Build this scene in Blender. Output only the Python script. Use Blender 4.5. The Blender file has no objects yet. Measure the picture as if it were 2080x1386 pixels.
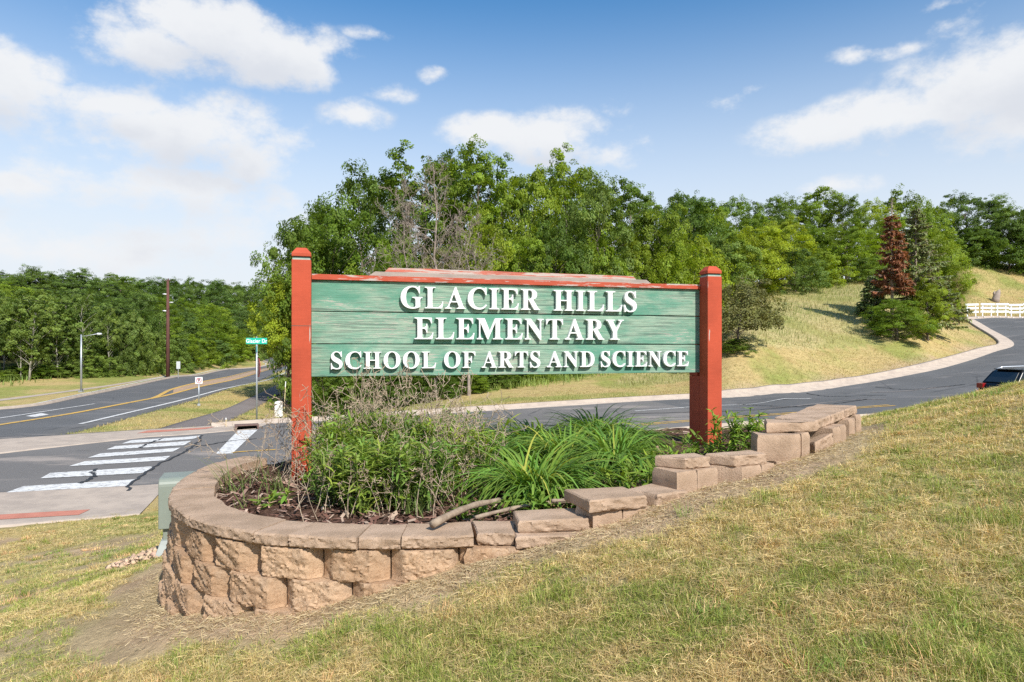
import bpy, math, random
import numpy as np
from mathutils import Vector, Matrix

scene = bpy.context.scene
COL = scene.collection
R = math.radians

DENOISE = False
# ------------------------------------------------------------------ camera
FPX, CX, HY = 1386.67, 1040.0, 705.0         # focal length and horizon in photo pixels
cd = bpy.data.cameras.new('camera'); cam = bpy.data.objects.new('camera', cd); COL.objects.link(cam)
cd.sensor_width = 36.0; cd.lens = 24.0; cd.clip_start = 0.05; cd.clip_end = 3000
cd.shift_y = (HY - 693.0) / 2080.0
cam.location = (0, 0, 0); cam.rotation_euler = (R(90), 0, 0)
scene.camera = cam

# ------------------------------------------------------------------ sun and sky
SUN_EL = R(42.4)
sun_h = Vector((0.517, -0.856)).normalized()
sun_vec = Vector((sun_h.x * math.cos(SUN_EL), sun_h.y * math.cos(SUN_EL), math.sin(SUN_EL)))
sd = bpy.data.lights.new('sun', 'SUN'); sd.energy = 4.6; sd.angle = R(0.53); sd.color = (1.0, 0.955, 0.88)
so = bpy.data.objects.new('sun', sd); COL.objects.link(so)
so.rotation_euler = sun_vec.to_track_quat('Z', 'Y').to_euler(); so.location = (20, -30, 40)

scene.view_settings.view_transform = 'Standard'
scene.view_settings.look = 'None'
scene.view_settings.gamma = 1.0
scene.view_settings.use_curve_mapping = False
scene.view_settings.exposure = 0.50
cy = scene.cycles
cy.max_bounces = 6; cy.diffuse_bounces = 3; cy.glossy_bounces = 2; cy.transmission_bounces = 4; cy.transparent_max_bounces = 4
cy.caustics_reflective = False; cy.caustics_refractive = False
cy.use_denoising = DENOISE
try:
    cy.denoiser = 'OPENIMAGEDENOISE'; cy.denoising_input_passes = 'RGB_ALBEDO_NORMAL'; cy.denoising_prefilter = 'ACCURATE'
except Exception:
    pass

world = bpy.data.worlds.new('World'); scene.world = world; world.use_nodes = True
def build_world():
    nt = world.node_tree; N = nt.nodes; L = nt.links; N.clear()
    def nd(t, **k):
        n = N.new(t)
        for a, b in k.items(): setattr(n, a, b)
        return n
    def m(op, a, b=None, c=None):
        n = nd('ShaderNodeMath', operation=op)
        for i, v in enumerate((a, b, c)):
            if v is None: continue
            if isinstance(v, (int, float)): n.inputs[i].default_value = v
            else: L.new(v, n.inputs[i])
        return n.outputs[0]
    def vm(op, a, b=None):
        n = nd('ShaderNodeVectorMath', operation=op)
        for i, v in enumerate((a, b)):
            if v is None: continue
            if isinstance(v, (tuple, list)): n.inputs[i].default_value = v
            else: L.new(v, n.inputs[i])
        return n.outputs['Value'] if op in ('LENGTH', 'DOT_PRODUCT') else n.outputs[0]
    def smooth(v, lo, hi):
        n = nd('ShaderNodeMapRange', interpolation_type='SMOOTHSTEP')
        L.new(v, n.inputs[0]); n.inputs[1].default_value = lo; n.inputs[2].default_value = hi
        return n.outputs[0]
    out = nd('ShaderNodeOutputWorld'); bg = nd('ShaderNodeBackground'); bg.inputs[1].default_value = 0.106
    sky = nd('ShaderNodeTexSky'); sky.sky_type = 'NISHITA'; sky.sun_disc = False
    sky.sun_elevation = SUN_EL; sky.sun_rotation = math.atan2(sun_h.x, sun_h.y)
    sky.air_density = 1.0; sky.dust_density = 0.6; sky.ozone_density = 1.6
    tc = nd('ShaderNodeTexCoord'); dirv = vm('NORMALIZE', tc.outputs['Generated'])
    sp = nd('ShaderNodeSeparateXYZ'); L.new(dirv, sp.inputs[0])
    el = m('ARCSINE', sp.outputs[2]); az = m('ARCTAN2', sp.outputs[0], sp.outputs[1])
    cb = nd('ShaderNodeCombineXYZ'); L.new(az, cb.inputs[0]); L.new(el, cb.inputs[1])
    # billow noise that frays the cloud edges
    def noise(vec, scale, det, rough):
        n = nd('ShaderNodeTexNoise'); n.inputs['Scale'].default_value = scale
        n.inputs['Detail'].default_value = det; n.inputs['Roughness'].default_value = rough
        L.new(vec, n.inputs['Vector']); return n
    sq = vm('MULTIPLY', dirv, (1.0, 1.0, 1.5))
    n1 = noise(sq, 11.0, 9.0, 0.62); n2 = noise(sq, 3.0, 5.0, 0.55)
    blobs = [(320,88,120,58,1.15),(425,66,150,66,1.3),(545,105,150,62,1.25),(625,138,75,42,1.05),
             (265,215,115,38,1.0),(390,270,170,80,1.2),(500,320,95,70,.95),(340,380,230,90,.75),(430,470,240,80,.6),
             (5,170,75,80,1.0),(110,160,50,28,.55),(40,375,75,26,.7),(90,510,230,70,.6),
             (722,234,70,32,.95),(882,155,36,20,.75),(795,190,60,24,.55),(750,68,66,15,.5),
             (1000,268,110,40,.95),(1130,280,160,55,1.05),(1235,308,95,45,.9),
             (1700,262,130,46,.95),(1830,235,160,52,1.0),(1960,205,140,60,1.0),(2060,150,130,80,1.05),(2060,250,150,60,.8),
             (1470,205,50,28,.6),(1530,182,36,14,.5),(1930,48,70,34,.55),(1840,98,70,18,.5),(1730,112,45,18,.5),(1910,12,60,18,.5),
             (1700,378,75,26,.6),(1240,225,50,30,.45),(210,52,36,18,.45)]
    def cloud(shift):
        vec = cb.outputs[0]
        if shift: vec = vm('ADD', vec, (0.0, shift, 0.0))
        acc = None
        for px, py, hw, hh, wgt in blobs:
            u = (px - CX) / FPX; v = (HY - py) / FPX
            a0 = math.atan(u); e0 = math.atan(v / math.sqrt(1 + u * u))
            d = vm('SUBTRACT', vec, (a0, e0, 0)); d = vm('MULTIPLY', d, (FPX / hw / (1 + u * u), FPX / hh, 0))
            g = m('MULTIPLY', m('MAXIMUM', m('SUBTRACT', 1.25, vm('LENGTH', d)), 0.0), wgt)
            acc = g if acc is None else m('MAXIMUM', acc, g)
        return acc
    base = cloud(0.0); up = cloud(0.035)
    # the rest of the sky, out of frame, keeps the same broken cloud
    behind = smooth(sp.outputs[1], 0.62, 0.35)
    far = m('MULTIPLY', m('MULTIPLY', smooth(n2.outputs[0], 0.5, 0.68), behind), 1.0)
    base = m('MAXIMUM', base, far)
    fr = m('MULTIPLY', m('SUBTRACT', n1.outputs[0], 0.5), 2.7)
    dens = smooth(m('ADD', m('SUBTRACT', base, 0.40), fr), -0.20, 0.56)
    dens = m('MULTIPLY', m('MULTIPLY', dens, smooth(base, 0.02, 0.36)), 0.97)
    # underside shading put into the cloud colour, a little greyer below the crown
    grey = smooth(m('ADD', m('SUBTRACT', up, 0.3), m('MULTIPLY', fr, 0.7)), 0.0, 1.2)
    cc = nd('ShaderNodeMix', data_type='RGBA'); L.new(grey, cc.inputs[0])
    cc.inputs[6].default_value = (5.95, 6.05, 6.2, 1); cc.inputs[7].default_value = (4.9, 5.1, 5.5, 1)
    # moisture whitening towards the horizon
    hz = m('MULTIPLY', smooth(el, 0.52, 0.07), 0.97)
    lowc = nd('ShaderNodeMix', data_type='RGBA'); L.new(hz, lowc.inputs[0])
    tint = nd('ShaderNodeMix', data_type='RGBA', blend_type='MULTIPLY'); tint.inputs[0].default_value = 1.0
    L.new(sky.outputs[0], tint.inputs[6]); tint.inputs[7].default_value = (0.42, 0.91, 1.17, 1)
    L.new(tint.outputs[2], lowc.inputs[6]); lowc.inputs[7].default_value = (5.55, 5.85, 6.2, 1)
    mx = nd('ShaderNodeMix', data_type='RGBA'); L.new(dens, mx.inputs[0])
    L.new(lowc.outputs[2], mx.inputs[6]); L.new(cc.outputs[2], mx.inputs[7])
    L.new(mx.outputs[2], bg.inputs[0]); L.new(bg.outputs[0], out.inputs[0])
build_world()

# ------------------------------------------------------------------ helpers
def link(o, parent=None):
    COL.objects.link(o)
    if parent is not None: o.parent = parent
    return o
def tag(o, label=None, cat=None, group=None, kind=None):
    if label: o['label'] = label
    if cat: o['category'] = cat
    if group: o['group'] = group
    if kind: o['kind'] = kind
    return o
def thing(name, label, cat, loc=(0, 0, 0), rz=0.0, group=None):
    o = bpy.data.objects.new(name, None); o.empty_display_size = 0.2; COL.objects.link(o)
    o.location = loc; o.rotation_euler = (0, 0, rz)
    return tag(o, label, cat, group)
def np_mesh(name, V, F, mat=None, col=None, smooth=False, fcol=None):
    """V (n,3); F (m,k) all faces k-gons; col (n,3|4) vertex colour attribute 'col'."""
    V = np.asarray(V, np.float32); F = np.asarray(F, np.int32)
    me = bpy.data.meshes.new(name); k = F.shape[1]
    me.vertices.add(len(V)); me.vertices.foreach_set('co', V.ravel())
    me.loops.add(F.size); me.loops.foreach_set('vertex_index', F.ravel())
    me.polygons.add(len(F)); me.polygons.foreach_set('loop_start', np.arange(0, F.size, k, dtype=np.int32))
    me.polygons.foreach_set('loop_total', np.full(len(F), k, np.int32))
    if smooth: me.polygons.foreach_set('use_smooth', np.ones(len(F), bool))
    me.update(calc_edges=True)
    if col is not None:
        c = np.ones((len(V), 4), np.float32); col = np.asarray(col, np.float32); c[:, :col.shape[1]] = col
        a = me.attributes.new('col', 'FLOAT_COLOR', 'POINT'); a.data.foreach_set('color', c.ravel())
    if mat: me.materials.append(mat)
    return me
class MB:
    """collects simple solids into one mesh"""
    def __init__(s): s.v = []; s.f = []; s.m = []
    def add(s, vs, fs, mi=0):
        b = len(s.v); s.v += [tuple(v) for v in vs]; s.f += [tuple(i + b for i in f) for f in fs]; s.m += [mi] * len(fs); return s
    def box(s, c, d, rz=0.0, mi=0, M=None):
        x, y, z = d[0] / 2, d[1] / 2, d[2] / 2
        vs = [Vector((sx * x, sy * y, sz * z)) for sz in (-1, 1) for sy in (-1, 1) for sx in (-1, 1)]
        Q = M if M is not None else Matrix.Rotation(rz, 3, 'Z')
        vs = [Q @ v + Vector(c) for v in vs]
        return s.add(vs, [(0, 2, 3, 1), (4, 5, 7, 6), (0, 1, 5, 4), (2, 6, 7, 3), (0, 4, 6, 2), (1, 3, 7, 5)], mi)
    def tube(s, pts, rad, n=6, cap=True, mi=0):
        pts = [Vector(p) for p in pts]
        if not hasattr(rad, '__len__'): rad = [rad] * len(pts)
        vs = []; up = None
        for i, p in enumerate(pts):
            t = (pts[min(i + 1, len(pts) - 1)] - pts[max(i - 1, 0)]).normalized()
            if up is None: up = t.orthogonal().normalized()
            else: up = (up - t * up.dot(t)).normalized()
            w = t.cross(up)
            for k in range(n):
                a = 2 * math.pi * k / n
                vs.append(p + (up * math.cos(a) + w * math.sin(a)) * rad[i])
        fs = []
        for i in range(len(pts) - 1):
            for k in range(n):
                k2 = (k + 1) % n
                fs.append((i * n + k, i * n + k2, (i + 1) * n + k2, (i + 1) * n + k))
        if cap:
            fs.append(tuple(range(n))[::-1]); fs.append(tuple((len(pts) - 1) * n + k for k in range(n)))
        return s.add(vs, fs, mi)
    def prism(s, poly, y0, y1, mi=0):
        """poly of (x,z) pulled along y"""
        n = len(poly)
        vs = [(x, y0, z) for x, z in poly] + [(x, y1, z) for x, z in poly]
        fs = [tuple(range(n)), tuple(range(2 * n - 1, n - 1, -1))]
        fs += [(i + n, (i + 1) % n + n, (i + 1) % n, i) for i in range(n)]
        return s.add(vs, fs, mi)
    def mesh(s, name, mats=None, smooth=False):
        me = bpy.data.meshes.new(name); me.from_pydata([tuple(v) for v in s.v], [], s.f)
        for mt in (mats if isinstance(mats, (list, tuple)) else [mats]):
            if mt: me.materials.append(mt)
        if any(s.m): me.polygons.foreach_set('material_index', s.m)
        if smooth: me.polygons.foreach_set('use_smooth', [True] * len(me.polygons))
        me.update(); return me
    def build(s, name, mats, parent=None, smooth=False, bevel=0.0, seg=2):
        o = bpy.data.objects.new(name, s.mesh(name, mats, smooth)); link(o, parent)
        if bevel:
            b = o.modifiers.new('edge', 'BEVEL'); b.width = bevel; b.segments = seg; b.limit_method = 'ANGLE'
        return o
def shell(nu, nv, nw, f):
    """surface of a subdivided box, corner to corner, mapped by f(u,v,w)"""
    idx = {}; vs = []; fs = []
    def vid(i, j, k):
        if (i, j, k) not in idx:
            idx[(i, j, k)] = len(vs); vs.append(tuple(f(i / nu, j / nv, k / nw)))
        return idx[(i, j, k)]
    for i in range(nu):
        for j in range(nv):
            for k, flip in ((0, 1), (nw, 0)):
                q = [vid(i, j, k), vid(i + 1, j, k), vid(i + 1, j + 1, k), vid(i, j + 1, k)]; fs.append(q[::-1] if flip else q)
    for i in range(nu):
        for k in range(nw):
            for j, flip in ((0, 0), (nv, 1)):
                q = [vid(i, j, k), vid(i + 1, j, k), vid(i + 1, j, k + 1), vid(i, j, k + 1)]; fs.append(q[::-1] if flip else q)
    for j in range(nv):
        for k in range(nw):
            for i, flip in ((0, 1), (nu, 0)):
                q = [vid(i, j, k), vid(i, j + 1, k), vid(i, j + 1, k + 1), vid(i, j, k + 1)]; fs.append(q[::-1] if flip else q)
    return vs, fs
# value noise in numpy
def _hash(ix, iy, seed):
    n = (ix.astype(np.int64) * 374761393 + iy.astype(np.int64) * 668265263 + seed * 974634777) & 0x7fffffff
    n = ((n ^ (n >> 13)) * 1274126177) & 0x7fffffff
    return ((n ^ (n >> 16)) & 0xffff) / 65535.0
def vnoise(x, y, seed=0):
    x = np.asarray(x, float); y = np.asarray(y, float)
    ix = np.floor(x); iy = np.floor(y); fx = x - ix; fy = y - iy
    fx = fx * fx * (3 - 2 * fx); fy = fy * fy * (3 - 2 * fy)
    a = _hash(ix, iy, seed); b = _hash(ix + 1, iy, seed); c = _hash(ix, iy + 1, seed); d = _hash(ix + 1, iy + 1, seed)
    return (a * (1 - fx) + b * fx) * (1 - fy) + (c * (1 - fx) + d * fx) * fy
def fbm(x, y, seed=0, oct=4):
    s = 0; a = 0.5; t = 0
    for o in range(oct):
        s = s + a * vnoise(np.asarray(x) * 2 ** o, np.asarray(y) * 2 ** o, seed + o * 17); t += a; a *= 0.5
    return s / t
def sstep(x, a, b):
    t = np.clip((np.asarray(x, float) - a) / (b - a), 0, 1); return t * t * (3 - 2 * t)
def inside(px, py, poly):
    px = np.asarray(px, float); py = np.asarray(py, float); r = np.zeros(px.shape, bool); n = len(poly); j = n - 1
    for i in range(n):
        xi, yi = poly[i][:2]; xj, yj = poly[j][:2]
        c = ((yi > py) != (yj > py)) & (px < (xj - xi) * (py - yi) / ((yj - yi) or 1e-9) + xi)
        r ^= c; j = i
    return r
def seg_dist(px, py, line):
    best = np.full(np.asarray(px).shape, 1e9)
    for a, b in zip(line[:-1], line[1:]):
        ax, ay = a[:2]; bx, by = b[:2]; dx, dy = bx - ax, by - ay; l2 = dx * dx + dy * dy or 1e-9
        t = np.clip(((px - ax) * dx + (py - ay) * dy) / l2, 0, 1)
        best = np.minimum(best, np.hypot(px - ax - t * dx, py - ay - t * dy))
    return best
def smooth_line(pts, n):
    """Catmull-Rom through pts, n samples spaced by arc length"""
    P = np.array(pts, float); P = np.vstack([2 * P[0] - P[1], P, 2 * P[-1] - P[-2]]); out = []
    for i in range(1, len(P) - 2):
        for t in np.linspace(0, 1, 24, endpoint=False):
            a, b, c, d = P[i - 1], P[i], P[i + 1], P[i + 2]
            out.append(.5 * ((2 * b) + (-a + c) * t + (2 * a - 5 * b + 4 * c - d) * t * t + (-a + 3 * b - 3 * c + d) * t ** 3))
    out.append(P[-2]); out = np.array(out)
    s = np.concatenate([[0], np.cumsum(np.hypot(*np.diff(out[:, :2], axis=0).T))])
    q = np.linspace(0, s[-1], n)
    return np.column_stack([np.interp(q, s, out[:, k]) for k in range(out.shape[1])])

# ------------------------------------------------------------------ terrain
def at(px, py, d):            # a photo point at depth d -> world
    return ((px - CX) / FPX * d, d, -(py - HY) / FPX * d)
cps = []
def cp(*pts): cps.extend(pts)
def cpz(px, py, d): cps.append(at(px, py, d))
# lawn in front of the wall, contact line along its foot
for px, py, d in [(333,1238,3.98),(350,1250,3.72),(412,1260,3.47),(495,1254,3.34),(600,1242,3.28),(703,1220,3.24),(850,1182,3.22),(941,1157,3.24),
                  (1040,1126,3.30),(1195,1080,3.38),(1300,1047,3.44),(1375,1012,3.58),(1458,986,3.76),(1560,958,3.88),(1645,928,4.12),(1700,903,4.40),(1748,874,5.25),
                  (1800,850,5.8),(1900,823,6.1),(2080,780,6.3),(2080,1080,2.6),(2080,1386,1.73),(1560,1386,1.95),(1040,1386,2.3),(520,1386,2.75),(0,1386,3.15)]: cpz(px, py, d)
cp((0,0,-1.32),(-3,0,-1.85),(3,0,-.62),(0,-6,-1.5),(-8,-6,-2.4),(8,-6,.2),(6,3,-.05),(9,6,-.15),(14,10,-.6),(7,9,-.9),(12,15,-1.7),(20,20,-2.3),(30,24,-1.6),
   (-4,4.2,-1.95),(-3.3,6.4,-1.98),(-2.75,5.2,-1.72),(-4.2,8.5,-2.42),(-6,6,-2.45),(-8,4,-2.7),(-9,8,-2.85),(-2.2,7.2,-1.75),(0,8.2,-1.42),(2.5,8,-1.08),(-3,11,-2.45),(2,13,-2.05),(7,16,-2.2))
cp((-7.8,10.4,-2.93),(-6.2,11.7,-2.95),(-8.5,12.5,-3.0),(-13,9,-3.05),
   (-12,17,-3.0),(-18,16,-3.05),(-10,22,-3.0))
FARC = [(-15.6,23.6,-3.05),(-12,25.5,-3.03),(-8.9,27.3,-2.97),(-4.1,28.7,-2.8),(5.6,32.4,-2.52),(10.6,34.7,-2.42),(18.1,38,-2.0),(25,41.6,-1.2),(34,49.5,-.25),(39,54.5,.3),(43.6,64,1.85),(48.4,73,2.95)]
cp((60,95,6.5),(55,74,3.1),(66,76,3.4))
cp(*[tuple(q) for q in smooth_line(FARC, 34)])
NEARC = [(-14,13.0,-3.0),(-7.8,15,-3.0),(-2,17.6,-2.9),(4.7,21.4,-2.7),(11,24.2,-2.6),(19,27.2,-2.55),(24,29.4,-2.4),(29,32.5,-1.85),(38,40,-.6),(46,48.5,.4),(51,57,1.7),(56,66,2.9),(75,70,3.3)]
cp(*[tuple(q) for q in smooth_line(NEARC, 26)])
for _t in (.35, .7):
    cp(*[tuple(q) for q in (smooth_line(NEARC[:12], 18) * (1 - _t) + smooth_line(FARC[:12], 18) * _t)])
# main road, flat
cp((-17,5,-3.1),(-22,-5,-3.1),(-30,12,-3.1),(-19,30,-3.1),(-21.5,50,-3.1),(-27,76,-3.1),(-23,28,-3.1),(-28,44,-3.1),(-36,73,-3.1),(-34,98,-3.1),(-49,139,-3.1),(-31,34,-3.05),(-11,27.5,-3.05),(-17,52,-3.1),(-22,68,-3.1))
# woods floor and rise across the road
cp((-40,40,-2.95),(-41,55,-2.7),(-44,75,-1.8),(-50,95,-1.5),(-60,140,-2.0),(-60,75,1.5),(-62,110,4.5),(-80,60,2.5),(-95,110,8),(-75,160,3),(-120,180,9),(-60,30,-2.2),(-60,220,1))
# bank and meadow beyond the side street
for px, py, d in [(640,838,40),(840,815,38.5),(1000,800,38),(1200,772,42),(1420,746,42),(900,772,46),(1100,738,52),(1300,690,56),(1400,642,60),(1480,700,42),(1560,648,50),(1600,605,60),(1700,588,66),(1780,577,72),
                  (1850,690,47),(1915,676,52),(1955,615,84),(1940,557,98),(2080,556,100),(2020,612,86),(2000,645,74.5),(1700,730,42),(1600,735,40)]: cpz(px, py, d)
cp((0,80,1.5),(20,85,6.5),(-20,80,-1.5),(0,130,5),(60,130,13),(100,130,14),(40,110,10.5),(-20,140,0),(80,60,4.5),(100,90,9),(60,40,1),(90,20,2),(0,220,6),(100,220,16),(50,0,3),(0,-60,-1),(-60,-40,-3),(60,-60,4))
CPA = np.array(cps)
def _tps(r2): return np.where(r2 > 1e-9, 0.5 * r2 * np.log(np.maximum(r2, 1e-9)), 0)
def _fit():
    # solve in a log-radial space so that near detail and far hills share one scale
    P = _warp(CPA[:, 0], CPA[:, 1]); n = len(P)
    K = _tps(((P[:, None] - P[None]) ** 2).sum(-1)) + np.eye(n) * 2e-4
    A = np.zeros((n + 3, n + 3)); A[:n, :n] = K; A[:n, n] = 1; A[:n, n + 1:] = P; A[n, :n] = 1; A[n + 1:, :n] = P.T
    b = np.zeros(n + 3); b[:n] = CPA[:, 2]
    return P, np.linalg.solve(A, b)
def _warp(x, y):
    x = np.asarray(x, float); y = np.asarray(y, float); r = np.hypot(x, y) + 1e-9; k = np.log1p(r / 3.0) / r
    return np.column_stack([(x * k).ravel(), (y * k).ravel()])
_P, _W = _fit()
def H(x, y):
    shp = np.shape(x); x = np.ravel(np.asarray(x, float)); y = np.ravel(np.asarray(y, float)); Q = _warp(x, y); out = np.empty(len(Q))
    for i in range(0, len(Q), 20000):
        q = Q[i:i + 20000]; d = ((q[:, None] - _P[None]) ** 2).sum(-1)
        out[i:i + 20000] = _tps(d) @ _W[:len(_P)] + _W[len(_P)] + q @ _W[len(_P) + 1:]
    return out.reshape(shp) if shp else float(out[0])
_grid_d = np.geomspace(4, 260, 1500)
def ray(px, py, dmin=4.0):    # where the sight line through a photo point meets the terrain
    u = (px - CX) / FPX; v = -(py - HY) / FPX
    d = _grid_d[_grid_d >= dmin]; g = v * d - H(u * d, d); k = np.argmax(g < 0)
    if g[k] >= 0: k = len(d) - 1
    a = d[k - 1]; b = d[k]; ga = g[k - 1]; gb = g[k]
    dd = a + (b - a) * ga / (ga - gb) if ga != gb else a
    return (u * dd, dd)

# ------------------------------------------------------------------ materials
class NT:
    def __init__(s, name, rough=0.8, spec=0.3):
        s.m = bpy.data.materials.new(name); s.m.use_nodes = True; s.t = s.m.node_tree; s.N = s.t.nodes; s.L = s.t.links
        s.b = s.N['Principled BSDF']; s.b.inputs['Roughness'].default_value = rough; s.b.inputs['Specular IOR Level'].default_value = spec
        s.out = s.N['Material Output']; s._tc = None
    def n(s, t, **k):
        x = s.N.new(t)
        for a, b in k.items(): setattr(x, a, b)
        return x
    def put(s, v, sock):
        if isinstance(v, (int, float)): sock.default_value = v
        elif isinstance(v, (tuple, list)): sock.default_value = tuple(v) + ((1,) if len(v) == 3 and sock.type == 'RGBA' else ())
        else: s.L.new(v, sock)
    def co(s, scale=(1, 1, 1), kind='Object', rot=(0, 0, 0)):
        if s._tc is None: s._tc = s.n('ShaderNodeTexCoord')
        mp = s.n('ShaderNodeMapping'); mp.inputs['Scale'].default_value = scale; mp.inputs['Rotation'].default_value = rot
        s.L.new(s._tc.outputs[kind], mp.inputs[0]); return mp.outputs[0]
    def noise(s, vec, scale=5, det=4, rough=0.55, dist=0.0):
        x = s.n('ShaderNodeTexNoise'); s.put(vec, x.inputs['Vector']); x.inputs['Scale'].default_value = scale; x.inputs['Detail'].default_value = det
        x.inputs['Roughness'].default_value = rough; x.inputs['Distortion'].default_value = dist; return x.outputs[0]
    def voro(s, vec, scale=5, feature='F1', rnd=1.0, out=0):
        x = s.n('ShaderNodeTexVoronoi', feature=feature); s.put(vec, x.inputs['Vector']); x.inputs['Scale'].default_value = scale; x.inputs['Randomness'].default_value = rnd; return x.outputs[out]
    def ramp(s, v, lo, hi, a=0.0, b=1.0):
        x = s.n('ShaderNodeMapRange', interpolation_type='SMOOTHSTEP'); s.put(v, x.inputs[0])
        for i, q in enumerate((lo, hi, a, b)): x.inputs[i + 1].default_value = q
        return x.outputs[0]
    def mix(s, f, a, b, blend='MIX'):
        x = s.n('ShaderNodeMix', data_type='RGBA', blend_type=blend); s.put(f, x.inputs[0]); s.put(a, x.inputs[6]); s.put(b, x.inputs[7]); return x.outputs[2]
    def math(s, op, a, b=0.0):
        x = s.n('ShaderNodeMath', operation=op); s.put(a, x.inputs[0]); s.put(b, x.inputs[1]); return x.outputs[0]
    def attr(s, name='col'):
        x = s.n('ShaderNodeAttribute'); x.attribute_name = name; return x.outputs[0]
    def rnd(s):
        return s.n('ShaderNodeObjectInfo').outputs['Random']
    def col(s, v): s.put(v, s.b.inputs['Base Color']); return s
    def bump(s, v, dist=0.01, strength=1.0):
        x = s.n('ShaderNodeBump'); x.inputs['Distance'].default_value = dist; x.inputs['Strength'].default_value = strength; s.put(v, x.inputs['Height']); s.L.new(x.outputs[0], s.b.inputs['Normal']); return s
def plain(name, c, rough=0.6, spec=0.3, metal=0.0, var=0.12, scale=14):
    m = NT(name, rough, spec); v = m.noise(m.co(), scale, 5, 0.6)
    m.col(m.mix(m.ramp(v, 0.35, 0.7), tuple(q * (1 + var) for q in c), tuple(q * (1 - var) for q in c))); m.b.inputs['Metallic'].default_value = metal
    return m.m
def mat_asphalt(name, c, worn=(0.27, 0.24, 0.225), wamt=0.5):
    m = NT(name, 0.92, 0.25); g = m.noise(m.co(), 90, 3, 0.7); w = m.noise(m.co((0.35, 0.8, 1), rot=(0, 0, 0.42)), 0.9, 6, 0.62); p = m.noise(m.co(), 0.22, 4, 0.5)
    base = m.mix(m.ramp(g, 0.3, 0.72), tuple(q * 0.72 for q in c), tuple(q * 1.3 for q in c))
    base = m.mix(m.math('MULTIPLY', m.ramp(w, 0.52, 0.72), wamt), base, worn)
    base = m.mix(m.math('MULTIPLY', m.ramp(p, 0.42, 0.62), 0.30), base, tuple(q * 1.45 for q in c))
    e = m.voro(m.co((1, 1, 0.0)), 0.22, 'DISTANCE_TO_EDGE'); wob = m.noise(m.co(), 1.5, 4, 0.6)
    crack = m.ramp(m.math('ADD', e, m.math('MULTIPLY', m.math('SUBTRACT', wob, 0.5), 0.06)), 0.002, 0.016, 1.0, 0.0)
    some = m.ramp(m.noise(m.co(), 0.13, 2), 0.54, 0.60)
    base = m.mix(m.math('MULTIPLY', m.math('MULTIPLY', crack, some), 0.55), base, (0.04, 0.04, 0.042))
    m.col(base).bump(g, 0.006, 0.6); return m.m
M = {}
M['asphalt'] = mat_asphalt('asphalt', (0.108, 0.106, 0.106), wamt=0.5)
M['asphalt_old'] = mat_asphalt('asphalt_old', (0.150, 0.138, 0.130), (0.32, 0.27, 0.235), 0.9)
M['trail'] = mat_asphalt('trail_asphalt', (0.175, 0.145, 0.132), (0.20, 0.17, 0.155), 0.35)
def mat_concrete():
    m = NT('concrete', 0.9, 0.2); a = m.noise(m.co(), 2.2, 7, 0.65); f = m.noise(m.co(), 55, 3, 0.7)
    c = m.mix(m.ramp(a, 0.35, 0.68), (0.45, 0.365, 0.295), (0.35, 0.285, 0.235)); c = m.mix(m.ramp(f, 0.55, 0.75, 0, 0.5), c, (0.33, 0.27, 0.22))
    m.col(c).bump(f, 0.004, 0.5); return m.m
M['concrete'] = mat_concrete()
def mat_paint(name, c, under=(0.16, 0.155, 0.15), wear=0.52):
    m = NT(name, 0.75, 0.3); a = m.noise(m.co((1, 1, 1)), 7, 8, 0.7); b = m.noise(m.co(), 60, 3, 0.7)
    w = m.ramp(m.math('ADD', a, m.math('MULTIPLY', b, 0.25)), wear + 0.14, wear + 0.30)
    m.col(m.mix(m.math('MULTIPLY', w, 0.75), c, under)); return m.m
M['paint_white'] = mat_paint('road_paint_white', (0.64, 0.62, 0.595), (0.19, 0.18, 0.17), 0.46)
M['paint_yellow'] = mat_paint('road_paint_yellow', (0.60, 0.36, 0.07), (0.17, 0.16, 0.15), 0.46)
M['paint_median'] = mat_paint('road_paint_faded', (0.48, 0.30, 0.17), wear=0.42)
def mat_ground():
    m = NT('ground', 0.95, 0.1); c = m.attr(); a = m.noise(m.co(), 3.0, 6, 0.65); f = m.noise(m.co(), 26, 5, 0.75); g = m.noise(m.co((1, 1, 1)), 0.5, 4, 0.6)
    v = m.math('ADD', m.math('MULTIPLY', a, 0.6), m.math('MULTIPLY', f, 0.75))
    k = m.mix(m.ramp(v, 0.4, 0.95), (0.66, 0.64, 0.6), (1.30, 1.28, 1.22)); c2 = m.mix(1.0, c, k, 'MULTIPLY'); g2 = m.noise(m.co((0.6, 1.6, 1), rot=(0, 0, -0.35)), 0.8, 5, 0.7); c2 = m.mix(m.ramp(g2, 0.5, 0.68, 0, 0.55), c2, m.mix(1.0, c2, (0.72, 0.66, 0.60), 'MULTIPLY'))
    c2 = m.mix(m.ramp(g, 0.44, 0.62, 0, 0.25), c2, m.mix(1.0, c2, (0.72, 1.0, 0.62), 'MULTIPLY'))
    m.col(c2).bump(f, 0.03, 0.8); return m.m
M['ground'] = mat_ground()
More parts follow.
